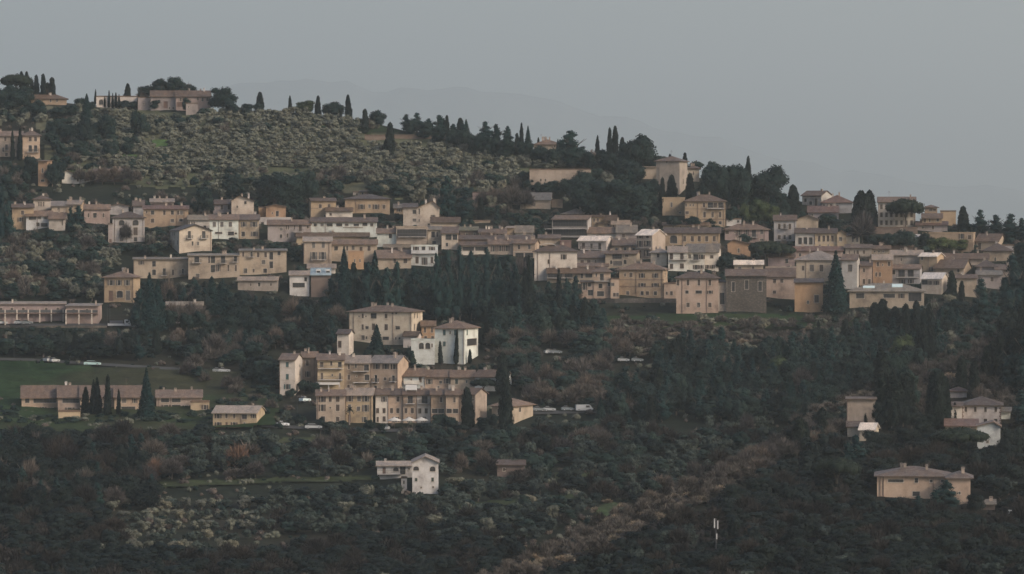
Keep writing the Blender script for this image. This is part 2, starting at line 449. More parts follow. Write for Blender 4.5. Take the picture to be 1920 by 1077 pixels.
def window(house, kind, wd, ht, loc, rz, col):
    """one window as a part, with its pane and shutters as sub-parts; loc = its lower middle on the wall face"""
    wd = round(wd * 5) / 5 or .2; ht = round(ht * 5) / 5 or .2
    rec = 0.16
    def frame():
        m = MB(); t = 0.09; p = 0.035
        m.box(-wd/2 - t, -p, 0, -wd/2, .03, ht); m.box(wd/2, -p, 0, wd/2 + t, .03, ht)
        m.box(-wd/2 - t, -p, ht, wd/2 + t, .03, ht + t); m.box(-wd/2 - t - .05, -p - .08, -.1, wd/2 + t + .05, .03, 0)
        return m.mesh('window', M_FRAME)
    def pane():
        m = MB(); m.box(-wd/2 + .003, rec - .04, .003, wd/2 - .003, rec, ht - .003)
        m.cur = 1; n = max(1, round(wd / 0.9))
        for i in range(n + 1):
            x = -wd/2 + .03 + (wd - .06) * i / n; m.box(x - .03, rec - .075, .003, x + .03, rec - .041, ht - .003)
        m.box(-wd/2 + .06, rec - .072, ht * .5 - .03, wd/2 - .06, rec - .042, ht * .5 + .03)
        return m.mesh('pane', [M_GLASS2 if kind == 'c' else M_GLASS, M_SH['grey'] if kind in 'gb' else M_SASH])
    def shut(w_, open_):
        def f():
            m = MB(); y0, y1 = (-.085, -.040) if open_ else (.02, .07)
            m.box(-w_/2, y0, .02, w_/2, y1, ht - .02)
            for k in range(max(2, int(ht / .35))):
                z = .08 + k * .35
                if z + .2 < ht: m.box(-w_/2 + .06, y0 - .02, z, w_/2 - .06, y0, z + .2)
            return m.mesh('shutter', M_SH[col])
        return f
    def door():
        m = MB(); m.box(-wd/2 + .003, rec - .06, .003, wd/2 - .003, rec, ht - .003)
        for k in range(2):
            x = -wd/4 + k * wd/2; m.box(x - wd*.17, rec - .085, .2, x + wd*.17, rec - .06, ht - .3)
        return m.mesh('door', M_WOOD)
    if kind == 'd':
        return link_mesh('door', cmesh(('door', wd, ht), door), house, loc, rz)
    o = link_mesh('window', cmesh(('fr', wd, ht), frame), house, loc, rz)
    kk = 'c' if kind == 'c' else ('g' if kind in 'gb' else 'w')
    if kind == 's':
        if wd < .7: link_mesh('shutter', cmesh(('sh', round(wd,2), ht, 0, col), shut(wd - .02, False)), o)
        else:
            for s_ in (-1, 1):
                link_mesh('shutter', cmesh(('sh', round(wd/2-.02,2), ht, 0, col), shut(wd/2 - .02, False)), o, (s_ * wd / 4, 0, 0))
    else:
        link_mesh('pane', cmesh(('pa', wd, ht, kk), pane), o)
        if kind == 'o':
            for s_ in (-1, 1):
                link_mesh('shutter', cmesh(('sh', round(wd/2,2), ht, 1, col), shut(wd/2, True)), o, (s_ * (wd * .75 + .13), 0, 0))
    return o

def balcony(house, wd, loc, rz, dp=1.1, solid=False):
    def slabm():
        m = MB(); m.box(-wd/2, -dp, -.16, wd/2, .02, 0)
        for x in (-wd/2 + .3, wd/2 - .5): m.box(x, -dp*.8, -.36, x + .2, .02, -.16)
        return m.mesh('balcony', M_CONC)
    def railm():
        m = MB()
        if solid:
            m.box(-wd/2, -dp, 0.002, wd/2, -dp + .12, .95); m.box(-wd/2, -dp + .12, 0.002, -wd/2 + .12, 0, .95); m.box(wd/2 - .12, -dp + .12, 0.002, wd/2, 0, .95)
            return m.mesh('railing', wallmat('white'))
        m.box(-wd/2, -dp, .95, wd/2, -dp + .06, 1.02)
        n = max(3, int(wd / .22))
        for i in range(n + 1):
            x = -wd/2 + .03 + (wd - .06) * i / n; m.box(x - .02, -dp + .01, 0, x + .02, -dp + .05, .95)
        for s_ in (-1, 1):
            x = s_ * (wd/2 - .03); m.box(x - .03, -dp + .06, .95, x + .03, 0, 1.02)
            for k in range(4): m.box(x - .02, -dp + .2 + k * .25, 0, x + .02, -dp + .24 + k * .25, .95)
        return m.mesh('railing', M_IRON)
    wd = round(wd * 2) / 2
    b = link_mesh('balcony', cmesh(('bal', wd, dp), slabm), house, loc, rz)
    link_mesh('railing', cmesh(('rail', wd, dp, solid), railm), b)
    return b

def wall_face(mb, O, U, Wd, z0, z1, ops):
    """a vertical wall face from O along U with recessed openings; ops = (u0, u1, za, zb, arched)"""
    U = Vector(U); inn = Vector((-U.y, U.x, 0)); O = Vector(O)
    us = sorted({0.0, Wd, *[o[0] for o in ops], *[o[1] for o in ops]})
    zs = sorted({z0, z1, *[o[2] for o in ops], *[o[3] for o in ops]})
    P = lambda u, z, d=0.0: tuple(O + U * u + inn * d + Vector((0, 0, z)))
    for a, b in zip(us, us[1:]):
        if b - a < 1e-4: continue
        for c, d in zip(zs, zs[1:]):
            um, zm = (a + b) / 2, (c + d) / 2
            if any(o[0] < um < o[1] and o[2] < zm < o[3] for o in ops): continue
            mb.poly([P(a, c), P(b, c), P(b, d), P(a, d)])
    for (a, b, c, d, ar) in ops:
        r = .16
        for q in ([P(a,c),P(a,d),P(a,d,r),P(a,c,r)], [P(b,c),P(b,c,r),P(b,d,r),P(b,d)], [P(a,c),P(a,c,r),P(b,c,r),P(b,c)], [P(a,d),P(b,d),P(b,d,r),P(a,d,r)],
                  [P(a,c,r+.02),P(b,c,r+.02),P(b,d,r+.02),P(a,d,r+.02)]):
            mb.poly(q)
        if ar:
            rr = (b - a) / 2; zc = max(c + .1, d - rr * .8); n = 8
            for s_ in (-1, 1):
                pts = [P((a + b)/2 + s_ * rr, d, .012)]
                arc = []
                for k in range(n // 2 + 1):
                    t = (PI / 2) * k / (n // 2)
                    arc.append(P((a + b)/2 + s_ * rr * math.cos(t), zc + (d - zc) * math.sin(t), .012))
                mb.poly(pts + arc if s_ < 0 else list(reversed(pts + arc)))

def roof_parts(mb, kind, x0, x1, y0, y1, z, h, ov, lat, apex=0.5):
    """roof over the plan x0..x1, y0..y1 whose planes pass through the wall tops at height z"""
    t = .2
    X0, X1, Y0, Y1 = x0 - lat, x1 + lat, y0 - ov, y1 + ov
    if kind == 'G':
        ym = (y0 + y1) / 2; k = h / (ym - y0); e = z - ov * k + t; r = z + h + t
        mb.slab([[(X0,Y0,e),(X1,Y0,e),(X1,ym,r),(X0,ym,r)], [(X0,ym,r),(X1,ym,r),(X1,Y1,e),(X0,Y1,e)]], t)
    elif kind == 'F':
        xm = x0 + (x1 - x0) * apex; kl = h / (xm - x0); kr = h / (x1 - xm)
        el, er, r = z - lat * kl + t, z - lat * kr + t, z + h + t
        mb.slab([[(X0,Y0,el),(xm,Y0,r),(xm,Y1,r),(X0,Y1,el)], [(xm,Y0,r),(X1,Y0,er),(X1,Y1,er),(xm,Y1,r)]], t)
    elif kind == 'H':
        dy = (y1 - y0) / 2; dx = min((x1 - x0) / 2 - .05, dy); ym = (y0 + y1) / 2
        k = h / dy; e = z - ov * k + t; r = z + h + t; X0, X1 = x0 - ov, x1 + ov
        A, B_ = (x0 + dx, ym, r), (x1 - dx, ym, r)
        if B_[0] - A[0] < .2: A = B_ = ((x0 + x1) / 2, ym, r)
        q = [(X0,Y0,e),(X1,Y0,e),(X1,Y1,e),(X0,Y1,e)]
        if A == B_: mb.slab([[q[0],q[1],A],[q[1],q[2],A],[q[2],q[3],A],[q[3],q[0],A]], t)
        else: mb.slab([[q[0],q[1],B_,A],[q[1],q[2],B_],[q[2],q[3],A,B_],[q[3],q[0],A]], t)
    elif kind == 'S':
        k = h / (y1 - y0); e = z - ov * k + t; r = z + h + ov * k + t
        mb.slab([[(X0,Y0,e),(X1,Y0,e),(X1,Y1,r),(X0,Y1,r)]], t)
    elif kind == 'P':
        mb.box(X0, Y0, z, X1, Y1, z + .16)

def H(cat_name, x0, x1, ye, yb, col, roof='G9', side=0, W='', label='', short=None, hide=False, rc='tile', depth=None, ov=0.7, lat=0.35,
      parent=None, foot=7.0, near=None, chim=None, sh='brown', bal='', pipes='', apex=.5, dz=0.0, dd=0.0, lip=True, group=None, cols=None, cat=None, band=''):
    """one building. x0..x1 is its front, ye the eaves and yb the foot in photo pixels; side>0 px of its right flank show, <0 of its left"""
    rk, rh = roof[0], float(roof[1:] or 0)
    xc = (x0 + x1) / 2
    rng = random.Random(int(x0 * 31 + ye * 7))
    p = at(xc, yb, near, dd)
    s = F / p.y
    dpt = depth or (min(14.0, max(7.5, 2 * (rh / s) / math.tan(math.radians(21)))) if rk in 'GH' and rh else 9.0)
    th0 = -math.atan2(p.x, p.y)
    dth = 0.0
    if side: dth = -math.copysign(math.asin(min(.85, abs(side) / s / dpt)), side)
    elif rk != 'P' or True: dth = 0.0
    Wd = (x1 - x0) / s / math.cos(dth)
    Ht = (yb - ye) / s; rhm = rh / s
    th = th0 + dth
    # near corner
    nx = x1 if dth < 0 else x0
    q = Vector(((nx - 960) * p.y / F, p.y, p.z))
    ax = Vector((math.cos(th), math.sin(th), 0))
    org = q - ax * Wd if dth < 0 else q
    root = parent
    names = ('wall', 'roof')
    if not hide: HOUSES.append((x0 + min(0, side), x1 + max(0, side), ye - rh, yb))
    if parent is None:
        root = empty(cat_name, org, th)
        tag(root, label, cat or 'house', group)
        HOUSE_BY[label] = root
        loc_M = Matrix.Identity(4)
        if short: LAND.append((short, (x0 + x1) / 2, (ye + yb) / 2))
        root['_d'] = 0
        del root['_d']
    Mw = Matrix.Translation(org) @ Matrix.Rotation(th, 4, 'Z')
    if parent is None: Ml = Matrix.Identity(4)
    else: Ml = (Matrix.Translation(parent.location) @ Matrix.Rotation(parent.rotation_euler.z, 4, 'Z')).inverted() @ Mw
    lrz = Ml.to_euler().z
    def put(o):
        o.location = Ml @ Vector(o.location); o.rotation_euler = (0, 0, o.rotation_euler.z + lrz); return o
    # windows
    fo, so, ops_f, ops_s = [], [], [], []
    sl = abs(side)
    for chunk in [c for c in W.replace('\n', '').split(';') if c.strip()]:
        hd, xs_ = chunk.split(':')
        hd = hd.strip(); kind = 'w'
        if hd[0].isalpha(): kind, hd = hd[0], hd[1:]
        yy, wh = hd.split('/'); ww, hh = [float(v) for v in wh.split('x')]
        for xx in xs_.split(','):
            xx = float(xx); yy_ = float(yy)
            wm, hm = ww * 1.1 / s, hh * 1.1 / s
            k2 = kind
            if kind == 'w' and wm > 1.25 and hm < 1.9 * wm and wm < 2.3: k2 = 'o'; wm *= .5
            elif kind == 'w': k2 = rng.choice('wwsc') if wm < 1.3 else 'g'
            if kind == 'x': k2 = 'w'
            zc = (yb - yy_) / s
            if zc - hm / 2 < .02: zc = hm / 2 + .05
            onside = (side > 0 and xx > x1) or (side < 0 and xx < x0)
            if onside:
                fr = (xx - x1) / side if side > 0 else (x0 - xx) / -side
                u = fr * dpt; wm = min(wm / max(.25, sl / s / dpt), 1.3) if kind != 'g' else min(wm / max(.25, sl/s/dpt), dpt - 1)
                so.append((u, zc, wm, hm, k2, kind))
            else:
                u = (xx - x0) / (x1 - x0) * Wd
                fo.append((u, zc, wm / math.cos(dth), hm, k2, kind))
    def clean(lst, L, top):
        out = []
        for (u, zc, wm, hm, k2, kind) in lst:
            wm = max(.4, round(wm * 5) / 5); hm = max(.4, round(hm * 5) / 5)
            wm = min(wm, L - .4)
            u = min(max(u, wm / 2 + .14), L - wm / 2 - .14)
            za = min(zc - hm / 2, top - hm - .12); za = max(.05, za)
            o = (u - wm / 2, u + wm / 2, za, za + hm, kind == 'a')
            if za + hm > top - .05 or any(o[0] < b[0][1] + .05 and o[1] > b[0][0] - .05 and o[2] < b[0][3] + .05 and o[3] > b[0][2] - .05 for b in out): continue
            out.append((o, k2 if kind != 'a' else 'w', kind))
        return out
    f_ok, s_ok = clean(fo, Wd, Ht), clean(so, dpt, Ht)
    mb = MB()
    wf, ws = [o[0] for o in f_ok], [o[0] for o in s_ok]
    wall_face(mb, (0, 0, 0), (1, 0, 0), Wd, -foot, Ht, wf)
    wall_face(mb, (Wd, 0, 0), (0, 1, 0), dpt, -foot, Ht, ws if side > 0 else [])
    wall_face(mb, (Wd, dpt, 0), (-1, 0, 0), Wd, -foot, Ht, [])
    if side < 0: ws = [(dpt - b, dpt - a, c, d, e) for (a, b, c, d, e) in ws]
    wall_face(mb, (0, dpt, 0), (0, -1, 0), dpt, -foot, Ht, ws if side < 0 else [])
    if rk == 'G':
        mb.poly([(0, 0, Ht), (0, dpt/2, Ht + rhm), (0, dpt, Ht)]); mb.poly([(Wd, 0, Ht), (Wd, dpt, Ht), (Wd, dpt/2, Ht + rhm)])
    if rk == 'F':
        mb.poly([(0, 0, Ht), (Wd, 0, Ht), (Wd*apex, 0, Ht + rhm)]); mb.poly([(0, dpt, Ht), (Wd*apex, dpt, Ht + rhm), (Wd, dpt, Ht)])
    if rk == 'S':
        mb.poly([(0, 0, Ht), (0, dpt, Ht + rhm), (0, dpt, Ht)]); mb.poly([(Wd, 0, Ht), (Wd, dpt, Ht), (Wd, dpt, Ht + rhm)])
        mb.poly([(0, dpt, Ht), (0, dpt, Ht + rhm), (Wd, dpt, Ht + rhm), (Wd, dpt, Ht)])
    put(mb.build('wall', wallmat(col), root, (0, 0, 0)))
    for (o, k2, kind) in f_ok:
        put(window(root, k2, o[1] - o[0], o[3] - o[2], ((o[0] + o[1]) / 2, 0, o[2]), 0, sh))
        if kind == 'b':
            put(balcony(root, max(1.6, (o[1] - o[0]) + 1.2), ((o[0] + o[1]) / 2, 0, o[2] + .02), 0))
    for (o, k2, kind) in s_ok:
        um = (o[0] + o[1]) / 2
        if side > 0: put(window(root, k2, o[1] - o[0], o[3] - o[2], (Wd, um, o[2]), PI/2, sh))
        else: put(window(root, k2, o[1] - o[0], o[3] - o[2], (0, um, o[2]), -PI/2, sh))
    # balconies given on their own: x0-x1@y
    for b in [b for b in bal.split(';') if b]:
        sol = b.endswith('!'); b = b.rstrip('!')
        r_, y_ = b.split('@'); a_, c_ = [float(v) for v in r_.split('-')]
        put(balcony(root, (c_ - a_) / s, (((a_ + c_) / 2 - x0) / (x1 - x0) * Wd, -.003, (yb - float(y_)) / s), 0, 1.2, sol))
    for b in [b for b in band.split(';') if b]:
        y_ = float(b); m = MB(); z_ = (yb - y_) / s
        m.box(-.04, -.07, z_ - .09, Wd + .04, -.005, z_ + .09)
        put(m.build('string_course', M_PIPE if col in ('ochre', 'white') else M_FRAME, root, (0, 0, 0)))
    for b in [b for b in pipes.split(',') if b]:
        m = MB(); u = (float(b) - x0) / (x1 - x0) * Wd
        m.tube((u, -.1, -.3), (u, -.1, Ht - .05), .07, .07)
        put(m.build('downpipe', M_PIPE, root, (0, 0, 0)))
    # roof
    rb = MB(); roof_parts(rb, rk, 0, Wd, 0, dpt, Ht, max(rhm, .1), ov if rk != 'P' else .12, lat if rk != 'P' else .12, apex)
    if rk == 'P':
        for q_ in ((-.12,-.12,Wd+.12,.12),(-.12,dpt-.12,Wd+.12,dpt+.12),(-.12,.12,.12,dpt-.12),(Wd-.12,.12,Wd+.12,dpt-.12)):
            rb.box(q_[0], q_[1], Ht + .16, q_[2], q_[3], Ht + .16 + max(.25, rhm))
        ro = put(rb.build('roof', roofmat(rc) if rhm < .1 else wallmat(col), root, (0, 0, 0)))
    else:
        rmm = roofmat(rc)
        ro = put(rb.build('roof', rmm, root, (0, 0, 0)))
    nch = chim if chim is not None else (rng.choice([0, 1, 1, 2, 3]) if rk in 'GHF' else 0)
    for k in range(nch):
        u = Wd * rng.uniform(.12, .88); v = dpt * rng.uniform(.3, .65)
        if rk == 'H' : u = Wd * rng.uniform(.25, .75)
        zb = Ht - .4; zt = Ht + rhm + rng.uniform(.35, .9)
        cw, cd = rng.uniform(.22, .38), rng.uniform(.2, .32)
        m = MB(); m.box(u - cw, v - cd, zb, u + cw, v + cd, zt); m.box(u - cw - .08, v - cd - .08, zt, u + cw + .08, v + cd + .08, zt + .1)
        m.box(u - cw*.8, v - cd*.8, zt + .1, u - cw*.5, v + cd*.8, zt + .3); m.box(u + cw*.5, v - cd*.8, zt + .1, u + cw*.8, v + cd*.8, zt + .3)
        m.box(u - cw - .05, v - cd - .05, zt + .3, u + cw + .05, v + cd + .05, zt + .38)
        link_mesh('chimney', m.mesh('chimney', M_BRICK if rng.random() < .75 else wallmat('pale')), ro)
    if rk in 'GHF' and rng.random() < .45 and Wd > 6 and parent is None:
        u = Wd * rng.uniform(.2, .8); v = dpt * .5; zt = Ht + rhm
        m = MB(); m.tube((u, v, zt), (u, v, zt + 2.2), .03, .02, 4)
        for k in range(3): m.box(u - .5 + k*.1, v - .015, zt + 1.5 + k*.25, u + .5 - k*.1, v + .015, zt + 1.53 + k*.25)
        link_mesh('aerial', m.mesh('aerial', M_PIPE), ro)
    root_info[root.name] = (Ml, Wd, Ht, dpt, s, x0, x1, yb)
    return root
root_info = {}; HOUSE_BY = {}
def extra(root, name, mb, mats, sub=None):
    """a further part in the root's own coordinates"""
    return mb.build(name, mats, root, (0, 0, 0))
# ---------------------------------------------------------------- the houses of the photo
def house(*a, **k): return H('house', *a, **k)
def villa(*a, **k): k.setdefault('cat', 'villa'); return H('villa', *a, **k)
def flats(*a, **k): k.setdefault('cat', 'apartment building'); return H('apartment_building', *a, **k)
# hilltop, upper left
villa(39,125,185,198,'ochre','H7',W='w189/3x5:95,107;w189/3x5:48',label='low ochre farmhouse on the hilltop below a clump of cypresses',short='the low ochre hilltop farmhouse',rc='brown')
house(-14,20,182,194,'red','H6',W='w187/3x4:6',label='small reddish house on the hilltop cut by the left edge of the photo',rc='brown')
H('garden_wall',181,259,182,204,'pale','P0',W='a192/7x9:190;s194/3x6:226',label='long pale garden wall building with an arch on the hilltop skyline',depth=4,cat='wall')
house(259,283,184,208,'mauve','P0',W='w195/2x3:270',label='plain pinkish block joined to the left end of the hilltop villa',depth=7)
r=villa(283,330,181,208,'mauve','G11',W='d197/7x12:311;s203/3x4:318,325',label='long tile-roofed villa on the hilltop skyline in front of round trees',short='the hilltop skyline villa',rc='brown',depth=11)
H('w',330,395,181,201,'pink','G11',parent=r,W='w187/4x6:339,380,389;w186/4x5:371;d197/10x8:337',rc='brown',depth=11,foot=4)
H('w',349,371,195,209,'mauve','P0',parent=r,W='w201/2x3:354',depth=3,dd=-6,foot=3)
# left edge villa and the tower house
r=villa(-40,43,255,296,'tan','G9',W='s261/4x7:-12,10,21;b276/5x9:12;w281/3x8:6;w290/5x6:12',label='large pale villa at the left edge behind two thin cypresses',short='the pale villa at the left edge',depth=11)
H('w',43,75,254,298,'peach','H10',parent=r,W='s261/5x8:57,67;b279/6x11:57,67',depth=11,dd=-2)
H('tower_house',72,89,303,350,'orange','S2',side=9,W='w320/3x8:80;w339/6x4:80',label='narrow tall orange tower house among dark trees',short='the narrow orange tower house',depth=8,chim=0,cat='house')
house(116,137,326,345,'white','F6',W='',label='little white gabled house left of a long dull red house',depth=8,chim=0)
house(137,176,331,345,'white','G5',W='s338/3x5:146,160',label='low white wing-like house between the little gable and the dull red house',depth=8,rc='brown')
house(177,232,322,343,'red','G5',W='s330/3x7:203,212;w336/7x6:192',label='long dull red house half hidden by bare trees',short='the long dull red house',hide=True,depth=9,rc='brown')
# left part of the town
r=villa(23,63,389,432,'ochre','G6',W='s399/5x7:42;w412/8x7:38',label='tall ochre house with a small tower beside dark cypresses',short='the ochre tower-topped house',rc='brown')
H('w',63,95,374,400,'cream','H7',parent=r,W='s383/2x8:73,77,82',rc='brown',depth=9,dd=4)
villa(49,98,405,431,'white','G9',W='g409/12x6:61;w408/5x5:74;w408/7x5:86;g422/11x6:83;w421/5x6:71',label='white low house in front of the ochre tower-topped house',rc='tile',pipes='70')
house(92,122,410,432,'cream','G11',W='s418/2x9:117',label='cream gabled end house beside a small dark oak',depth=9,side=5)
house(97,132,386,402,'tan','G8',W='s392/4x5:110',label='low house with a shining tile roof behind the white low house',rc='pale')
house(125,152,383,400,'ochre','G7',side=7,W='s388/3x4:135',label='small ochre gable house lit on its right flank above dark trees',rc='pale')
house(158,206,392,421,'pink','G8',W='w404/6x8:178;s404/3x7:166;s404/3x7:194',label='low pinkish house with two roof steps behind bare trees',short='the low pinkish house')
house(206,241,387,404,'grey','F4',W='',label='plain grey gable wall rising behind the grey villa',depth=13,chim=1)
r=villa(211,271,408,456,'grey','H10',W='a418/9x9:228;a418/10x9:254;s435/7x13:228;s434/7x13:254;w449/6x7:228,254',label='square grey villa with arched upper windows and a bare tree in front',short='the square grey villa',rc='brown',band='426;443',pipes='215,268')
H('w',203,211,421,456,'mauve','P0',parent=r,W='d452/4x6:207',depth=6)
house(250,270,386,407,'grey','G9',side=0,W='',label='narrow grey house between the grey villa and the brown-roofed mansion',depth=9)
r=villa(269,353,392,426,'ochre','G6',W='w399/6x7:286;s399/4x8:308;w399/5x7:323;s399/4x7:334;w399/5x7:340;w414/6x7:286;w414/6x6:323;w413/6x5:339;s398/3x4:275',label='ochre mansion with a deep dark eave and a pale shed roof on top',short='the brown-roofed ochre mansion',rc='red',pipes='331,345')
H('w',282,326,379,392,'pink','G6',parent=r,rc='pale',depth=8,dd=4,foot=1)
r=house(336,397,433,474,'cream','F11',side=-17,W='b439/5x12:355;b439/6x12:382;w457/4x6:371;s439/2x6:324,327;s455/2x7:326,333;w457/3x7:361',label='cream house with a broad front gable and two iron balconies',short='the broad-gabled cream house',depth=13,pipes='395',rc='brown',sh='grey')
house(353,393,412,432,'pale','G8',W='s419/2x6:355,360,364;w426/4x5:384',label='pale house with a steep roof behind the broad-gabled cream house',rc='grey')
house(393,447,412,449,'cool','G9',W='s421/5x8:402,416,432;g438/10x6:433;w438/4x3:442;g437/12x3:410',label='whitish half of a long two-coloured house on the left',pipes='410',rc='tile',sh='grey',depth=11)
house(447,486,412,449,'yellow','G9',W='w421/8x8:457;w421/10x8:476;w439/6x8:456;w439/11x8:477',label='yellow half of a long two-coloured house on the left',pipes='449',depth=11,sh='grey')
r=villa(434,476,377,410,'cream','F9',W='w374/4x5:460;s388/3x4:445',label='big cream house with a lopsided gable above the two-coloured house',short='the big lopsided-gable cream house',depth=12,apex=.35,rc='brown')
H('w',400,434,383,404,'mauve','G8',parent=r,W='s389/4x8:416,429',rc='brown',depth=10,dd=3)
r=house(499,536,388,416,'orange','F4',W='w401/5x9:520;s400/2x3:511;w412/2x2:510',label='orange house with a single window and shallow gable on the left slope',short='the orange shallow-gabled house',depth=10,chim=0)
H('w',485,499,390,408,'orange','P0',parent=r,depth=7,foot=4)
house(484,545,410,424,'pale','P1',W='w420/5x6:492;w419/3x3:510',label='long pale retaining block under the orange shallow-gabled house',depth=5)
house(502,583,421,454,'mauve','G8',W='w430/5x5:527;s427/2x7:537,541;s427/2x7:552;s428/5x10:563;s426/3x5:577;w443/4x6:527;s442/3x7:539;w441/3x7:554',bal='549-569@435',label='long mauve-grey house with a small balcony beside the long white house',short='the long mauve house')
house(583,707,416.5,447,'cool','G8',W='w422/5x5:591;w422/5x5:604;g422/10x5:618;g422/10x5:636;w422/6x4:650;w422/6x4:656;g422/9x4:668;g421/8x5:684;w422/5x5:697;w438/4x5:600,625',label='long white house with a row of small square windows under a brown roof',short='the long white house',rc='brown',depth=12,pipes='610',sh='grey')
H('w',645,679,427,441,'grey','S3',parent=HOUSE_BY['long white house with a row of small square windows under a brown roof'],W='g432/24x8:662',rc='tile',depth=3,dd=-4,foot=2,chim=0)
house(583,630,377,408,'ochre','G5',W='s387/5x7:600.5,617;w405/3x3:609',band='391',side=-4,label='ochre cube house with two top windows behind the long white house',short='the ochre cube house',chim=1,rc='brown')
house(611,661,396,412,'pale','G6',W='s402/4x4:620',label='low pale house tucked under the ochre cube house',rc='brown',chim=1)
r=villa(647,731,373,400,'ochre','H8',W='o388/5x8:678;w387/4x6:693;o388/5x8:705;s388/5x7:720',label='wide ochre villa with a hip roof and a roof lantern',short='the wide ochre lantern villa',rc='brown',pipes='667',depth=13)
H('w',662,675,361,372,'cream','P0',parent=r,W='s365/3x4:669',depth=3,dd=3,foot=1)
H('w',675,692,360,372,'yellow','G2',parent=r,W='w364/3x5:680;w365/3x3:689',depth=4,dd=3,foot=1,chim=0)
# middle left of the town
house(556,692,444,455,'yellow','G7',W='w450/4x4:570,680',label='low yellow house whose long brown roof shows above the two ochre houses',rc='brown',depth=11)
r=villa(569,622,453,496,'tan','G8',W='s460/5x9:588,606;o480/5x13:588;o480/5x13:605',bal='583-612@487',label='tan three-storey house with a bright roof and a long iron balcony',short='the tan long-balcony house',rc='pale',pipes='570,617',depth=12,sh='grey')
r=house(622,707,458,492,'tan','G8',W='w466/6x7:630,637;s466/3x7:651;w465/5x7:662;s468/5x9:677;s466/5x8:692',label='long tan house with a projecting orange terrace beside two dark firs',short='the long tan terrace house',rc='tile',sh='brown')
H('w',653,682,473,493,'orange','P1',parent=r,W='s489/2x5:665,675',depth=4,dd=-7,foot=6)
house(577,629,503,512,'pale','G7',W='',label='low hip of bright tiles just above the blue glass roof',rc='pale',chim=0,depth=9)
r=house(543,580,516,556,'white','G7',W='w524/4x7:573;g535/20x8:560',label='white low house with a bright tiled roof left of the blue roof',short='the white house by the blue roof',rc='pale',chim=0,depth=9,side=0)
r=H('workshop',583,620,516,558,'brown','S11',W='',label='brick building with a blue metal roof and two white skylights',rc='blue',depth=9,chim=0,cat='building',lat=.2)
for px in (597, 615):
    m=MB(); u=(px-583)/37*root_info[r.name][1]; Ht=root_info[r.name][2]
    m.box(u-.7,2.6,Ht+.55,u+.7,4.2,Ht+1.75); m.cur=1; m.box(u-.55,2.59,Ht+.65,u+.55,2.60,Ht+1.3)
    extra(r,'skylight',m,[M_WHITE,M_GLASS])
flats(250,353,487,524,'tan','S3',W='w493/9x6:265;g495/6x10:288.5;g511/6x10:288.5;b510/5x12:307.6;s511/3x10:324;b509/3x9:342.5',band='',label='lowest and leftmost of three joined flat-roofed tan apartment blocks',short='the left tan apartment block',depth=11,group='joined tan apartment blocks',rc='grey',chim=2,pipes='251')
flats(353,449,480,523,'tan','S3',W='b487/8x11:369;s487/3x12:392;g487/7x12:399;g504/7x13:399;b486/7x12:418;b486/5x10:441;w503/7x12:409;s503/3x11:428,442;w517/6x6:370.5',label='middle of three joined flat-roofed tan apartment blocks',depth=11,group='joined tan apartment blocks',rc='grey',chim=2)
flats(449,537,471,515,'tan','S3',W='s477/3x8:456;b477/3x9:471.6;s478/4x9:484,498;w492/6x7:494;g480/6x13:508.5;g497/6x12:508.5;w475/5x6:523;w508/6x8:460;s508/3x6:475.5;w508/6x7:497',label='highest and rightmost of three joined flat-roofed tan apartment blocks',depth=11,group='joined tan apartment blocks',rc='grey',chim=2)
villa(195,250,520,567,'ochre','H10',side=13,W='w530.5/11x9:208.5;w530.5/8x9:223;w530.5/8x9:238.5;d555/7x17:208;a552/11x12:224.5;s554/8x16:240',label='square ochre villa with a crowded chimney roof beside tall dark firs',short='the square ochre villa',chim=4,pipes='196,249',sh='grey',depth=12)
house(446,520,526,546,'tan','G6',W='s534/3x4:470;w534/4x6:486;s534/3x4:508',label='low house with a shining roof under the tan apartment blocks',rc='pale',side=4)
house(312,380,573,606,'mauve','G6',W='',label='derelict mauve-walled house in the dark wood below the square villa',rc='grey',hide=True)
# modern rows, lower left
for i,(a_,b_,y_,lab) in enumerate(((-40,122,571,'long pinkish terrace row of two storeys with an arcade'),(124,184,574.5,'short pinkish terrace row at the end of the arcade row'))):
    r=flats(a_,b_,y_,609,'pink','S3',W=('s582/5x8:1.5,21.5,43,85.6,107;s582/5x8:-20' if i==0 else 's584/5x8:138,163'),label=lab,depth=9,chim=1,side=0 if i==0 else 7,rc='pale',short=None if i else 'the pinkish arcade row')
    (Ml,Wd,Ht,dpt,s,X0,X1,yb)=root_info[r.name]
    m=MB(); z=(609-587)/s; m.box(0,-1.5,z-.3,Wd,-.002,z); extra(r,'arcade_slab',m,M_PIPE)
    for px in ((-12,9,31,52,73.5,95,117) if i==0 else (125,149,173)):
        u=(px-X0)/(X1-X0)*Wd; m=MB(); m.box(u-.18,-1.5,-4,u+.18,-1.2,z-.302); m.box(u-.18,-1.5,z+.002,u+.18,-1.38,z+1); extra(r,'pillar',m,M_FRAME)
    m=MB(); m.box(0,-1.47,z+.1,Wd,-1.42,z+.9); extra(r,'railing',m,M_IRON)
flats(40,108,746,771,'peach','G20',W='w752/7x8:50.6;g752/38x8:83;w768/12x5:51;w768/5x6:67;w768/9x6:80;w768/9x5:97',label='end block of the long tiled housing row, with a white awning on its roof',short='the awning-roofed end block',depth=14,rc='tile')
r=flats(108,150,745,774,'peach','G19',W='g752/28x8:132;w768/14x6:130',label='housing block with a dark porch over a yellow parapet',depth=14,rc='tile')
H('w',109,150,773,783,'yellow','P0',parent=r,depth=4,dd=-5,foot=5)
flats(150,213,745,772,'peach','G19',W='w752/6x7:160;g752/14x8:184;w752/6x7:204',label='housing block of the tiled row hidden behind three cypresses',depth=14,rc='tile')
flats(214,264,745,773,'peach','G19',W='w752/7x8:232;w752/8x8:252;g767/24x8:240',label='housing block of the tiled row just left of the tall cone-shaped fir',depth=14,rc='tile')
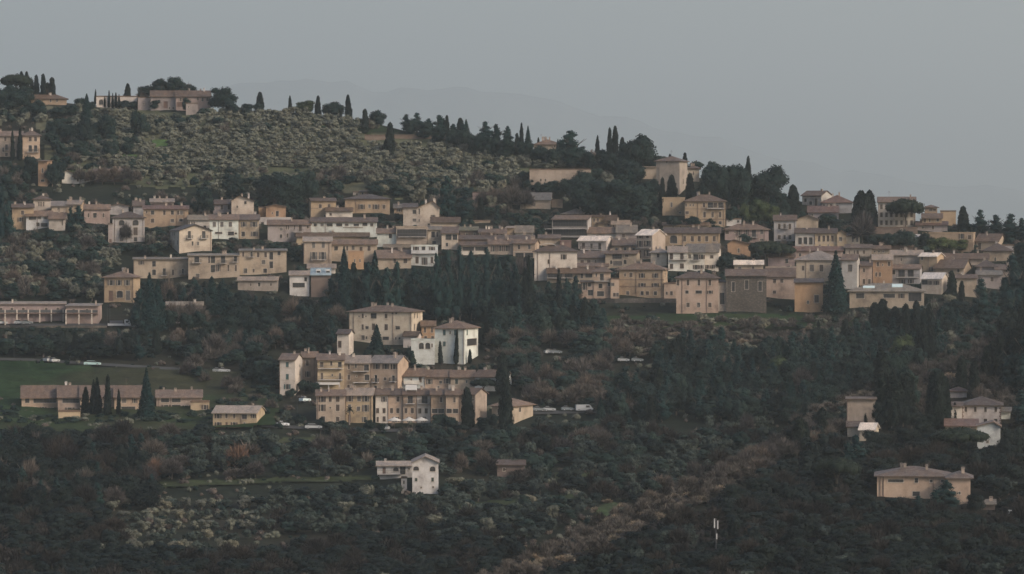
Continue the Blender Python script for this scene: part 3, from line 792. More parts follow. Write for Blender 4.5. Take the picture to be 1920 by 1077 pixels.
r=flats(293,378,746,768,'peach','G12',W='g750/14x7:309;g750/15x7:330;w766/14x7:311;w766/15x7:330;w766/12x6:349',label='housing block of the tiled row right of the tall cone-shaped fir',depth=13,rc='tile',pipes='297,320')
H('w',357,392,755,769,'yellow','P0',parent=r,W='w764/9x7:384',depth=5,dd=-5)
villa(399,481,775,804,'yellow','G11',side=16,W='w781/9x7:409;s781/4x7:424.5;s781/4x7:439;g782/9x7:458;w781/8x6:475;w796/9x6:409;d798/4x10:424.5;w796/9x6:439;w796/4x6:458',label='yellow farmhouse with a pale tiled roof at the end of the long housing row',short='the yellow farmhouse',rc='pale',pipes='452',depth=13)
# the big white villa group
r=villa(654,772,585,649,'cream','H10',side=21,W='s593/3x8:680;g593/10x9:700.5;s593/4x8:724;s614/3x9:680;w615/5x5:688;s613.5/6x11:700.5;s614/5x10:724;g615/8x6:745.6;w634/5x8:680.5;w634/3x5:687;g635/11x6:723;w635/2x4:742;w635/3x3:749;w594/2x2:673,686;w588/3x2:736,743;s593/4x9:777,783;s614/4x10:777,783',label='largest white villa, three storeys with a wide hip roof and small scattered windows',short='the largest white villa',chim=4,pipes='655,663,737,770',depth=14,sh='brown')
H('w',632,654,626,660,'pale','G7',parent=r,side=9,W='w646/6x12:637',depth=7,dd=-6,rc='brown',foot=6,chim=0)
house(790,816,611,640,'orange','G8',W='s619/3x9:797;s619/3x9:810;s634/4x7:798,811',label='orange house squeezed between the two white villas',short='the squeezed orange house',rc='tile')
house(756,783,630,653,'pale','G7',side=7,W='',label='small brown-roofed outbuilding in front of the largest white villa',rc='brown',depth=7,chim=0)
r=villa(815,871,616,684,'cool','H13',side=26,W='w624/5x9:833;w624/2x5:844;s624/5x9:854;s645.5/5x8:833;s624/3x9:876;g643/17x12:885',label='pale greenish villa with a hip roof, cypresses against its blank wall',short='the pale greenish villa',depth=14,sh='teal',chim=2,pipes='869')
H('w',771,815,639,683,'cool','P1',parent=r,W='a649/8x11:790;a649/8x11:802;w648/2x6:810',depth=8,foot=6,dd=-1)
# upper row
house(524,553,675,742,'pale','G10',side=14,W='s684/5x9:538.5;s707/5x10:538.5;w725.5/9x8:538.5;s738/4x5:537;w688/3x4:562;w705/3x4:562',band='690;713',sh='teal',label='tall pale end house of the upper row, with teal shutters',short='the tall pale end house',depth=12,rc='tile',pipes='524.5')
house(566,595,670,724,'peach','G9',W='s681/5x10:576;w702/8x9:577;w718/10x6:577',label='pinkish tan house second from the left in the upper row',pipes='589',rc='tile',dd=3)
r=house(595,645,675.5,733,'yellow','G10',W='w684/6x9:603;s682/4x7:621;w684/6x9:637;s706/4x11:603.6;w704/3x4:623;s706/4x11:637.5',bal='596-644@691;596-644@712',label='yellow house in the upper row with two full-width balconies and a white pergola',short='the yellow pergola house',rc='tile',sh='brown',depth=12)
(Ml,Wd,Ht,dpt,s,X0,X1,yb)=root_info[r.name]
m=MB(); zz=(733-717)/s; m.slab([[(-.4,-3.6,zz-.5),(Wd-1.2,-3.6,zz-.5),(Wd-1.2,-.1,zz+.1),(-.4,-.1,zz+.1)]],.12); extra(r,'awning',m,M_CANVAS)
for u in (-.3,Wd*.42,Wd-1.3):
    m=MB(); m.box(u-.1,-3.5,-3,u+.1,-3.3,zz-.6); extra(r,'post',m,M_WHITE)
house(645,694,680.5,731,'ochre','G12',W='s688/4x8:654;w687/4x6:667;g690/8x10:687;s708/5x9:654;w706/2x3:668;g708/8x10:688;w725/7x6:655',bal='661-692@696;661-692@717',label='ochre-brown house in the middle of the upper row with two heavy balconies',rc='pale',sh='brown')
house(694,746,680.6,731,'peach','G12',side=20,W='o688/5x8:706;o688/4x8:723;o688/5x8:739;b710.6/4x12:704.5;w711/5x5:722;b710/4x10:737.5;w727/4x5:704',label='pinkish right end house of the upper row with a sunlit orange gable',short='the sunlit orange gable',rc='pale',sh='brown',pipes='695,744')
# middle right row
house(746,797,705,731,'cool','G12',W='s712.6/3x8:755;s713.6/3x6:771;s712.4/5x8:788',label='white left house of the low row, behind the roof awning',bal='757-786@720!',rc='tile',pipes='796',sh='brown')
house(797,845,706.5,731,'peach','G11',W='o716/5x8:805;w717/5x5:826;o715/5x8:838.5;w726/4x4:822',label='peach second house of the low row behind the long front terrace',rc='tile',pipes='844',sh='grey')
house(845,890,707,731,'tan','G11',W='s716/5x8:856;s716/2x5:875',label='tan third house of the low row behind the long front terrace',rc='tile',sh='green')
house(890,942,707,736,'blue','G11',side=18,W='s718/4x8:925;w718/3x9:936',label='pale blue right end house of the low row behind a dark cypress',short='the pale blue end house',rc='brown',sh='teal')
# front terrace
r=house(593,647,742,794,'tan','G9',W='w748.6/9x10:604;s748.6/5x10:619;s748.6/6x10:633;w765/10x11:604;w765/2x3:619;s765/6x11:633;w786/7x9:605;w786/6x8:633',label='tan left end house of the front terrace with a grey lower half',short='the terrace left end',pipes='595.5',sh='brown',rc='tile')
(Ml,Wd,Ht,dpt,s,X0,X1,yb)=root_info[r.name]
house(647,698,741,794,'yellow','G11',W='w748/10x10:655.5;s748/6x9:673;w748/10x10:686;s765/5x11:655.5;w767/6x7:672;w766/10x11:685.5;w787/8x9:684;d785/5x12:655',side=6,label='yellow second house of the front terrace behind a palm tree',short='the yellow palm house',rc='pale',pipes='648.5,695.5',sh='grey')
T=dict(rc='brown',sh='brown')
house(704,728,740,794,'pale','G9',W='w749/8x9:720;s770.5/5x9:707.5;s770.5/5x9:720;s787/4x9:708;s786/5x9:720',label='pale third house of the front terrace, without parasols',pipes='727.5',**T)
house(728,756,740.2,794,'peach','G9',W='s749/5x9:746;s770.5/5x9:734;s770.5/5x9:746;w787/9x9:742',label='peach fourth house of the front terrace behind the left parasol',pipes='755.5',**T)
r=house(756,782,740,794,'peach','G9',W='b750/9x12:769;s770.5/5x9:761;s770.5/5x9:773;w787/8x9:768',label='pinkish fifth house of the front terrace with a dark balcony and roof awning',pipes='781.5',**T)
(Ml,Wd,Ht,dpt,s,X0,X1,yb)=root_info[r.name]
m=MB(); m.slab([[(.6,1.5,Ht+1.2),(Wd,1.5,Ht+1.2),(Wd,5,Ht+2.4),(.6,5,Ht+2.4)]],.12); extra(r,'awning',m,M_CANVAS)
for u in (.8,Wd-.2):
    m=MB(); m.box(u-.08,1.6,Ht-.2,u+.08,1.75,Ht+1.1); extra(r,'post',m,M_WHITE)
house(782,808,740.2,794,'pale','G9',W='b750/10x12:796;s771/5x9:787;s771/5x9:799;w787/8x9:794',label='white sixth house of the front terrace with a balcony',pipes='807.5',**T)
house(808,836,740,794,'ochre','G9',W='s750/4x9:827;g771/10x8:815;g771/10x8:827',label='ochre seventh house of the front terrace with wide paired windows',pipes='835.5',**T)
house(836,862,740.2,794,'peach','G9',W='s750/4x9:852;g771/9x8:842;g771/9x8:854;s788/5x9:852',label='peach eighth house of the front terrace just left of the cypress',pipes='861.5',**T)
house(862,891,740,796,'tan','G10',side=22,W='s750/2x4:887;s770/2x4:887',label='right end house of the front terrace with a tall sunlit gable',short='the terrace right end',pipes='890',**T)
house(922,960,762,797,'tan','H12',side=40,W='w772/5x8:935;w770/5x8:975',label='hip-roofed house among bare trees right of the front terrace',short='the lone hip-roofed house',depth=13)
# the lonely white house below
r=villa(773,822,868,926,'white','F11',W='a879/9x7:780;a880/9x8:811;w900/4x6:780;w900/4x7:811;w915/3x3:789.5;w914/3x3:812',label='lonely white gabled house with two arched windows low on the hill',short='the lonely white house',depth=12,sh='green',rc='pale',lat=.3,foot=5)
H('w',707,773,874,900,'white','G6',parent=r,W='d883/6x11:720;a881/9x7:742;g883/9x14:755;w880/2x2:767',bal='708-752@889',rc='pale',depth=9,dd=1,foot=1.5,chim=1)
H('w',752,763,898,922,'pale','P0',parent=r,W='w905/3x6:757',depth=3,dd=-2,foot=4)
house(932,984,872,896,'brown','G7',W='w881/4x6:945',label='half ruined brown stone house in the woods right of the lonely white house',hide=True,short='the ruined stone house',rc='brown')
# ridge and upper middle
r=H('farm_building',993,1108,319,360,'tan','P0',W='s338/3x5:1014,1022.6;s321/2x4:1083',label='long blank tan building high above the town',short='the long blank tan building',depth=9,cat='building',pipes='1085',lip=True)
villa(1001,1053,271,282,'tan','H9',W='s275/3x4:1015,1040',label='tan villa on the ridge behind olive trees with chimneys against the sky',short='the ridge villa',rc='tile',chim=4,depth=11)
house(1106,1116,290,308,'cream','G4',W='s298/2x4:1111',label='tiny cream house on the ridge beside a thin cypress',depth=7)
r=house(975,1032,375,392,'tan','G13',side=4,W='g384/8x4:1000;w379/6x3:998',label='tan building with a large grey roof above the town centre',short='the grey-roofed tan building',rc='grey',chim=0,depth=13)
house(886,975,362,386,'pink','P0',W='w366/6x5:922',label='long plain pinkish building behind bare trees above the town',short='the long plain pinkish building',hide=True,depth=6)
house(1034,1055,376,390,'ochre','P0',W='',label='little ochre cube beside the large grey roof',depth=6)
H('garden_wall',684,862,255,263,'brown','P0',W='',label='long retaining wall across the upper olive grove',depth=1.2,cat='wall',foot=2,chim=0)
r=villa(1230,1274,302,366,'tan','H9',side=15,W='a340/5x10:1281;w303/3x3:1250',label='tall blank tower-like mansion on the skyline',short='the blank skyline mansion',depth=12,rc='brown',chim=0,pipes='1236')
H('w',1204,1230,314,340,'tan','S2',parent=r,depth=9,rc='pale',foot=8,dd=3)
H('w',1289,1311,316,344,'cream','H5',parent=r,W='s325/2x6:1300',depth=9,rc='brown',dd=3)
r=villa(1284,1360,377,424,'ochre','H11',W='s385/3x5:1286,1290;s385/2x4:1294,1300;s385/4x7:1320;g385/9x9:1332;w385/6x8:1341;g385/8x9:1351;w399/6x5:1285;w404/3x4:1292;s403/4x9:1321,1336,1350;w418/5x5:1321,1336,1350',band='392;412',bal='1325-1358@391',label='ochre palace with a glazed corner loggia and a plain square wing',short='the ochre loggia palace',rc='brown',pipes='1308,1357',sh='brown')
H('w',1242,1284,373,408,'ochre','P2',parent=r,W='w384/3x8:1259;w399/3x3:1275',depth=9,dd=2)
# centre of the town
r=villa(756,782,389,424,'cream','G7',W='w397.6/6x7:777;w413/6x5:777',label='cream house of three stepped roofs below the green conifer',short='the stepped-roof cream house',rc='brown',depth=10,chim=0)
H('w',782,824,390,424,'cream','F12',parent=r,W='w397/2x10:786;w413.5/2x5:786;w406/7x5:812;w421/4x3:804',rc='tile',depth=12,apex=.7)
H('w',824,840,387,411,'cream','G4',parent=r,W='w393.5/2x2:835',rc='brown',depth=9,dd=-1)
H('w',791,822,401,410,'cream','S6',parent=r,depth=3,dd=-3,foot=3,rc='brown')
H('w',808,862,417,426,'tan','S8',parent=r,depth=5,dd=-6,foot=3,rc='brown')
house(739,756,390,402,'ochre','G7',W='w395/8x4:749',label='small ochre house tucked left of the stepped-roof cream house',rc='grey')
house(707,743,437,463,'cool','G8',W='a442/5x8:732',label='small whitish house with one arched window and a chimney',short='the small arched-window house',rc='tile')
r=flats(743,801,427,462,'tan','P1',W='g438/54x14:772;c453/12x13:754;g452/16x13:789',label='flat-roofed house with a wide dark veranda and a yellow panel below',short='the dark veranda house',depth=9,bal='745-800@444')
house(801,827,431,460,'cream','G6',W='w440/6x9:812;s440/3x8:820;w455/6x5:814',label='cream house beside the dark veranda house',rc='grey',depth=9,pipes='802')
r=H('tower_house',828,859,438,468,'cream','S11',W='g445/10x9:841;g445/8x9:853;w459/4x6:838',label='narrow house with a dark glazed loft and white window posts',short='the glazed-loft tower house',rc='brown',depth=9,cat='house',side=0)
r=house(771,821,462,500,'cool','P1',W='w467/8x7:780;w467/6x8:794;w467/8x6:810;s488/5x12:782;o490/4x13:796;s488/4x11:810',label='white house with a balustrade terrace between dark conifers',short='the white balustrade house',bal='771-820@475!',depth=9)
house(707,771,484,505,'tan','G14',W='w489/6x8:760;s489/4x7:740',label='low house under a wide mauve-brown roof behind the middle conifers',short='the wide mauve-brown roof',depth=14)
house(720,771,464,473,'brown','G5',W='',label='dark low roof strip above the wide mauve-brown roof',rc='grey',chim=0)
r=house(861,916,461,478,'pale','S9',W='g467/20x6:878;g467/20x6:902',label='house with a strip of terrace windows above the central conifers',rc='brown',short='the strip-window house')
house(916,962,458,478,'tan','G9',W='w467/8x9:925.5;w466/8x9:938;w466/8x9:950',label='tan house with three large windows above the central conifers',rc='tile')
house(962,1003,456.5,484,'peach','G7',side=8,W='w463.5/4x7:973;w463.5/4x7:992.5;g479/14x8:974;g479/14x8:992',band='472',label='peach house with a pale lit gable left of the big blank house',short='the peach lit-gable house',rc='tile')
house(888,919,415,425,'ochre','P0',W='w419/3x3:900',label='small ochre penthouse with a roof terrace in the town centre',depth=5,chim=0,dd=6)
house(927,949,438,452,'grey','G8',W='w443/3x7:932.5,940.5',label='little grey house with two windows in the town centre',rc='tile')
house(949,963,428,444,'ochre','G3',side=6,W='',label='narrow ochre gable with a pale roof edge in the town centre',rc='pale',chim=0)
house(966,1000,436,450,'grey','G12',W='',label='low house with a slanting grey roof right of the narrow ochre gable',rc='grey')
house(863,896,432,449,'brown','G6',W='w441/8x6:875;s441/3x6:890',label='dark low house with a mossy roof right of the glazed-loft tower house',rc='green')
house(898,927,436,452,'pink','G6',W='w444/4x4:908;c441/3x6:900',label='pinkish house behind the strip-window house',rc='tile')
house(860,1002,449,462,'tan','G7',W='',label='low row hidden under a long dark roof above the strip-window house',rc='brown',chim=3,depth=10)
r=flats(1037,1102,410,446,'grey','G0',W='g418/62x12:1069;g437/62x12:1069',bal='1021-1102@428!;1021-1102@443!',label='brown balcony apartment house with deep dark galleries',short='the dark gallery apartment house',rc='tile',depth=11,side=6,sh='brown') if False else flats(1035,1102,412,447,'grey','S7',W='g419/60x11:1068;g436/60x11:1068',bal='1021-1101@429;1021-1101@444',label='apartment house with deep dark galleries and a lit white end wall',short='the dark gallery apartment house',rc='tile',depth=9,side=7)
H('w',1054,1103,401,412,'brown','H9',parent=r,rc='pale',depth=9,dd=4,foot=2,side=4)
house(1110,1133,407,428,'ochre','G3',W='s413/3x6:1114;s413/3x6:1121',label='ochre house with two small windows right of the gallery apartments',rc='brown',chim=1)
house(1121,1138,419,429,'yellow','G2',W='',label='little yellow lean-to in front of the two-window ochre house',rc='brown',depth=5,chim=0)
house(1133,1156,413,428,'ochre','G9',W='w422/4x4:1141',label='brown-roofed ochre house below the big holm oaks',rc='brown')
house(1147,1180,421,432,'ochre','G7',W='s425/3x5:1150,1157',label='tiny ochre house with a patchy bright roof below the holm oaks',rc='pale',chim=1)
house(1102,1160,437,450,'pale','G10',W='w444/4x4:1120',label='low house under a wide mauve roof below the two-window ochre house',rc='tile')
house(1156,1194,436,452,'mauve','G13',W='s442.6/5x6:1169',label='mauve house with a broad roof and one window left of the lit tower',rc='grey')
house(1084,1137,451.5,474,'pale','G8',side=13,W='s462/5x11:1094;s461.5/4x8:1109;s463/5x12:1124.6',label='small house with the brightest white roof in the town centre',short='the bright-roofed house',rc='white',chim=0,bal='1089-1128@468')
house(1149,1192,460,474,'ochre','G12',W='w468/4x4:1156;w467/4x5:1172;w468/4x4:1188',label='low ochre house with a patched mauve roof left of the lit tower',rc='tile')
r=H('tower_house',1193,1223,441,488,'tan','G10',side=25,W='w444/8x5:1200;w444/5x5:1214;w457.6/8x10:1200;w457/9x9:1214;s477/5x14:1200;w475/9x10:1214',bal='1194-1222@465',label='tall narrow house with a pink sunlit right flank in the town centre',short='the tall sunlit-flank house',rc='white',depth=11,cat='house',chim=1)
r=villa(1002,1082,471,526,'pale','H10',side=0,W='s491/3x7:1028.5;w482/8x8:1057',label='big blank pale house with two windows and a white barrel skylight',short='the big blank pale house',rc='brown',pipes='1008,1031',chim=1,sh='brown')
(Ml,Wd,Ht,dpt,s,X0,X1,yb)=root_info[r.name]
m=MB(); u0,u1=Wd*.14,Wd*.52
for k in range(8):
    t0,t1=PI*k/8,PI*(k+1)/8; um,ru=(u0+u1)/2,(u1-u0)/2
    m.slab([[(um-ru*math.cos(t0),3.5,Ht+1.1+1.4*math.sin(t0)),(um-ru*math.cos(t1),3.5,Ht+1.1+1.4*math.sin(t1)),(um-ru*math.cos(t1),8,Ht+1.1+1.4*math.sin(t1)),(um-ru*math.cos(t0),8,Ht+1.1+1.4*math.sin(t0))]],.08)
extra(r,'barrel_skylight',m,M_WHITE)
house(1050,1071,453,470,'red','P1',W='',label='brown-red cube behind the big blank pale house',depth=6)
house(1010,1050,447,462,'tan','G6',W='',label='low tan house behind the barrel skylight',rc='tile',chim=1)
house(1082,1135,483,500,'tan','G11',W='w490.6/6x5:1091.6,1104;s490/2x5:1117;w496/4x4:1130',label='tan house with two square windows under a mauve roof right of the blank pale house',rc='tile')
house(1135,1194,476,504,'tan','G5',side=6,W='g480.5/17x8:1157;s480/6x4:1175;w491.5/5x7:1172;w492/4x6:1146;c494/16x8:1158',label='tan house with a dark loggia and a white awning',short='the awning loggia house',rc='brown')
house(1082,1140,500,510,'mauve','S5',W='w505/4x3:1098,1110',label='flat strip of roof terrace above the loggia-fronted low house',rc='tile',depth=5,chim=0)
r=house(1026,1114,512,532,'tan','G9',W='g516/14x7:1066;g517/26x7:1040;w516/4x9:1091;g516/12x8:1104',label='low house with a railed terrace left of the corner-balcony house',short='the railed terrace house',rc='brown',bal='1026-1075@521')
r=house(1113,1145,509.5,560,'peach','H10',W='w520/6x12:1128.5;w536.5/6x8:1126;g551/12x9:1126;w533.5/4x5:1147;w516/2x5:1118',bal='1113-1143@527',label='peach house with a long corner balcony above the greenish terrace wall',short='the corner-balcony peach house',rc='tile')
house(1089,1113,530,560,'peach','S2',W='w534/5x6:1105;g549/9x10:1107;w535/9x12:1095',label='narrow peach block left of the corner-balcony peach house',rc='brown')
house(1145,1161,524,560,'peach','P0',W='w533.5/5x5:1147;s553/4x7:1152;w553/4x7:1158',label='narrow link block between the corner-balcony house and the ochre hip villa',depth=6)
villa(1161,1244,505,560,'ochre','H12',side=8,W='s516/5x8:1183;w517/9x8:1204;w517/9x8:1229;w535/10x6:1204;w535/10x6:1229;s516/3x5:1172;w550/5x7:1177,1204,1214,1229;w516/3x8:1248',band='525;538',label='ochre hip-roofed villa with paired windows above the greenish terrace wall',short='the ochre hip villa',rc='tile',pipes='1193,1241',sh='brown')
house(1245,1268,533,560,'peach','P0',W='w550/4x6:1259;s550/3x5:1250',label='low peach block between the ochre hip villa and the tall peach house',depth=8)
house(1220,1250,473.5,500,'cream','H7',W='s479.6/4x6:1234',side=5,label='small cream house with one window right of the sunlit-flank house',rc='pale')
house(1246,1350,436.7,460,'ochre','G9',W='a449/12x13:1263;s448/5x9:1283.5,1298,1311,1325,1339',label='long ochre house with a big arch and five tall windows',short='the long arched ochre house',rc='brown',chim=2,pipes='1280,1346')
house(1243,1329,423,430,'tan','G5',W='w426/2x3:1262,1276,1290,1311',label='attic strip with tiny windows behind the long arched ochre house',rc='tile',chim=1)
house(1362,1390,412,424,'white','P0',W='w415.6/4x4:1384',label='small white flat-topped house above the pinkish hip villa',depth=6)
villa(1359,1441,430,454,'pink','H9',W='w436/6x6:1362;w436.7/7x8:1386;w436/7x8:1400;b438/7x12:1413.5;w435/5x8:1428;w450/6x4:1428;s436/2x3:1378',label='pinkish hip-roofed villa left of the tall green shrubs',short='the pinkish hip villa',rc='tile',pipes='1381,1433',sh='brown',side=0)
house(1253,1288,473,508,'white','G10',W='s481/5x11:1259;s481.7/5x12:1278.6;s499.7/5x9:1259;s499/6x9:1278.6',bal='1257-1288@487',label='white house with a full-width balcony under a pale mottled roof',short='the white mottled-roof house',rc='pale',sh='brown')
house(1288,1321,473.2,508,'white','G15',W='w481/4x6:1293;b482.6/8x10:1304.6;w482/8x7:1316;w501/8x7:1304.6;w501/7x6:1315',label='white house with a small central balcony right of the mottled-roof house',rc='grey')
house(1321,1347,473,508,'pale','G15',side=5,W='w481.7/5x5:1334.6;w500.6/7x6:1326,1336',label='pale right end house of the white trio, beside a dark oak',rc='grey')
house(1364,1407,458,478,'orange','F8',W='s470/3x7:1385',label='orange house with a slanting roof left of the umbrella pine',short='the slanting-roof orange house',depth=9,apex=.25,rc='tile')
house(1377,1431,496,512,'tan','G7',W='w503/5x4:1387;s502/4x4:1412',label='low house with a gleaming roof edge above the dark stone hall',rc='white',chim=1)
r=H('stone_hall',1361,1437,517,584,'stone','G11',W='a538/6x16:1375;a534/7x15:1400;a537/7x16:1425',label='dark stone hall with three blind arches',short='the dark stone hall',rc='brown',cat='building',chim=0,depth=12)
house(1347,1361,530,584,'cream','S3',side=0,W='w560/8x20:1354',label='narrow slit of a house between the tall peach house and the stone hall',depth=8,rc='brown')
villa(1268,1347,521,588,'peach','H10',W='s530/4x10:1271,1290,1310.5,1331;w548/5x5:1288;g548/11x5:1310;w548/8x5:1331;w572/5x8:1290,1310,1331',label='tall square peach house standing at the lower edge of the town',short='the tall square peach house',rc='brown',pipes='1279,1325',sh='brown',band='')
house(1437,1491,519,560,'peach','G15',W='s527/5x7:1452.5;s527/5x7:1466;w548/5x5:1452',label='peach house under a long brown roof between the stone hall and the orange house',short='the long brown roof house',rc='brown',depth=13)
house(1437,1510,505,514,'grey','G4',W='',label='low grey building with bright flat roofs behind the umbrella pine trunks',rc='pale',chim=1)
r=house(1490,1543,529.5,586,'orange','G6',W='s560.6/8x13:1531;w567/3x5:1515',label='bright orange blank-walled house at the lower edge of the town',short='the bright orange house',rc='brown',band='')
house(1440,1490,482,500,'pink','G7',W='w490/5x7:1475',label='pinkish house behind the umbrella pine trunks',rc='tile')
# right part of the town
r=villa(1451,1493,413,452,'grey','G9',side=0,W='s425/4x9:1461,1471,1481;w445/5x7:1461,1481;w445/4x7:1471',bal='1464-1479@428',label='grey villa with a leafy balcony and a white roof dormer',short='the grey dormer villa',rc='brown',sh='brown',pipes='1490')
H('w',1493,1534,412,438,'tan','F8',parent=r,depth=11,rc='brown',dd=1)
H('w',1464,1481,400,411,'white','P0',parent=r,W='w406/4x5:1470',depth=4,dd=2,foot=1)
r=villa(1491,1528,436.5,464,'grey','G8',W='g452/6x11:1500;g452/6x12:1510;g452/6x12:1520',label='grey house with three tall garden doors',short='the three-door grey house',rc='brown',pipes='1527')
villa(1528,1569,437,463,'yellow','G8',W='s447.7/4x10:1536,1544.5,1552.5,1560.7;w460/3x2:1537,1553',band='456',label='yellow villa with four tall windows in a row',rc='brown',sh='brown')
house(1569,1586,438,464,'yellow','F6',W='w448.7/5x7:1576',label='narrow yellow gable end joined to the four-window villa',depth=11,rc='brown',chim=0)
house(1586,1612,443,463,'cream','G5',W='c449/3x9:1599;c449/3x9:1607',label='cream house with pale blinds right of the narrow yellow gable',rc='tile')
r=villa(1504,1540,366.5,389,'grey','G8',side=20,W='w375.6/4x6:1510;s379/5x13:1530;w381/5x6:1520',label='grey house with a pointed finial at the top of the town',short='the finial house',rc='brown',chim=1,band='371')
villa(1541,1598,379.5,400,'grey','H13',W='a386/4x5:1545,1552,1558;w387/4x4:1570',label='grey hip-roofed house with arched windows at the top of the town',short='the arched grey hip house',rc='red')
house(1515,1572,398,412,'mauve','G11',W='w404/3x4:1523',label='mauve house under two overlapping brown roofs below the finial house',rc='red',chim=2)
villa(1646,1716,379,427,'pale','G9',W='s388/4x8:1652.5,1662,1671;s403/4x8:1652.5,1662,1671,1680.6,1690,1699,1708.7;s418/4x8:1652.5,1662,1671;c418/4x8:1680.6,1690;s418/4x8:1699,1708.7',label='white palazzo of three window rows half hidden by an umbrella pine',short='the white palazzo',rc='tile',sh='brown',depth=12,pipes='1694,1714',band='424')
house(1640,1720,428,440,'brown','P0',W='w432/3x5:1690',label='brown retaining wall under the white palazzo',depth=2,cat='wall')
r=villa(1729,1766,409,432,'ochre','G8',W='s413/4x7:1734;s414/3x5:1743;w413/4x5:1758',label='ochre villa with a lookout pavilion on its roof',short='the pavilion villa',rc='brown')
H('w',1734,1757,389,403,'ochre','H4',parent=r,W='w394/6x4:1745;w394/5x4:1752',rc='brown',depth=6,dd=6,foot=8,chim=0)
H('w',1763,1792,397,418,'ochre','P0',parent=r,depth=7,dd=4)
house(1718,1776,422,434,'mauve','G6',W='s427/4x6:1749;w427/4x4:1730;s427/3x6:1745',label='mauve low house in front of the pavilion villa',rc='red')
house(1730,1825,438,476,'ochre','P1',W='w443/9x8:1803;w445/6x7:1818',side=4,hide=True,label='wide ochre block behind leafy bushes on the right',short='the wide bush-covered ochre block',depth=10)
villa(1830,1872,452.5,470,'tan','G13',side=14,W='s462/5x11:1837',label='tan gabled house with a frosty roof ridge near the right edge',short='the frosty-ridged house',rc='brown',chim=1)
villa(1843,1897,470,490,'tan','H13',W='w488/3x6:1866;c478/2x7:1851',label='tan pyramid-roofed house near the right edge',short='the pyramid-roofed house',rc='brown',chim=1,sh='brown')
house(1877,1901,461,476,'grey','P0',W='',label='pale grey box behind the pyramid-roofed house',depth=6)
house(1765,1853,485,497,'tan','G9',W='',label='long low house with a dark roof between the ochre block and the pyramid roof',rc='brown',chim=2)
house(1724,1757,481,512,'ochre','G6',side=13,W='s485/3x5:1729;w505/8x6:1748',label='ochre house with a sunlit gable and shining roof edge',short='the ochre shining-edge house',rc='white',pipes='1741',chim=1)
house(1752,1807,503,520,'ochre','G15',side=15,W='w508/4x5:1797',label='house with a large dark roof, a box dormer and a sunlit gable',short='the box-dormer house',rc='brown',chim=1)
house(1831,1868,500,516,'mauve','H12',W='',label='mauve house with a dark pyramid roof below the long dark-roofed house',rc='brown')
house(1831,1878,515.5,540,'mauve','G7',W='w524/5x8:1860',label='mauve house beside the dark trees at the right edge of the town',rc='grey')
house(1793,1831,521.7,556,'tan','G6',W='w540/4x6:1805',label='plain tan house behind two dark cypresses on the right',rc='brown')
r=villa(1493,1578,487,530,'tan','H15',W='c503/7x12:1522;w503/6x12:1540;s503/4x9:1506',label='large tan house with hip roofs left of the tallest town fir',short='the large tan hip house',rc='pale',chim=2,pipes='1511')
villa(1578,1607,487,543,'grey','G9',side=5,W='c503/7x12:1594',label='tall grey house right of the tallest town fir, with a white corner edge',short='the tall grey house',rc='tile')
house(1612,1635,498.5,536,'peach','G7',W='s507/4x6:1620;s528/4x9:1620;s528/4x9:1630',label='small peach house between the tall grey house and the orange house',rc='brown')
house(1636,1673,487,532,'orange','G9',W='s496/4x8:1646;s495/4x8:1667;s515/3x7:1643,1650;w497/2x3:1655',label='orange house with a triangular roof front on the right of the town',short='the right-hand orange house',rc='pale',pipes='1636.5')
r=house(1659,1725,504,534,'grey','G7',side=4,W='g511/11x7:1673;g513/12x12:1690.6;g513/11x12:1707.5;w528/8x6:1692;w528/9x6:1708',bal='1682-1722@520',label='greyish house with a wide balcony and dark glazing',short='the wide-balcony greyish house',rc='tile',chim=1)
house(1728,1766,522.5,553,'cream','G10',side=12,W='g530/10x8:1732;w531/7x7:1744;w531/8x7:1756',label='cream house under a brilliant white corrugated roof',short='the brilliant white roof house',rc='white',chim=0)
r=villa(1593,1732,546,577,'tan','H13',W='g555/14x9:1613;g555/20x7:1667;w555/8x8:1690;g557/22x14:1715',label='wide low villa with pale green skylights on its hip roofs',short='the wide skylight villa',rc='grey',chim=1,depth=14)
(Ml,Wd,Ht,dpt,s,X0,X1,yb)=root_info[r.name]
for (pa,pb,v0,v1) in ((1618,1640,2.2,4.2),(1672,1692,3.0,6.0)):
    k=(13/s)/(dpt/2); m=MB(); a_,b_=(pa-X0)/(X1-X0)*Wd,(pb-X0)/(X1-X0)*Wd
    m.slab([[(a_,v0,Ht+v0*k+.32),(b_,v0,Ht+v0*k+.32),(b_,v1,Ht+v1*k+.32),(a_,v1,Ht+v1*k+.32)]],.11); extra(r,'skylight',m,M_SKYL)
house(1585,1634,465,480,'tan','G6',W='s473/3x6:1592,1602;s473/4x6:1608,1620',label='tan house with four little windows above the large tan hip house',rc='tile',chim=1)
house(1634,1669,467,479,'tan','G6',W='w472/3x3:1640,1648,1656',label='low tan house right of the four-window tan house',rc='tile')
house(1488,1580,470,484,'pink','G7',W='w478/4x5:1500',label='long low pinkish house with a streak of white roofing',rc='red',chim=3)
house(1700,1757,445,455,'mauve','S4',W='',label='greenhouse-like shed with a white corrugated roof below the white palazzo',rc='white',chim=0,depth=7)
house(1670,1730,478,500,'tan','G8',W='s487/3x5:1690',label='tan house with a jagged bright roof right of the orange house',rc='pale',chim=3)
house(1668,1712,462,474,'brown','G8',W='w468/3x3:1690',label='dark brown-roofed cottage above the jagged bright roof',rc='brown',chim=1)
house(1866,1900,505,520,'tan','G8',W='',label='tan cottage at the foot of the dark trees near the right edge',rc='tile')
house(1350,1440,466,480,'tan','G6',W='',label='tan low house behind the slanting-roof orange house',rc='brown',chim=1,dd=3) if False else None
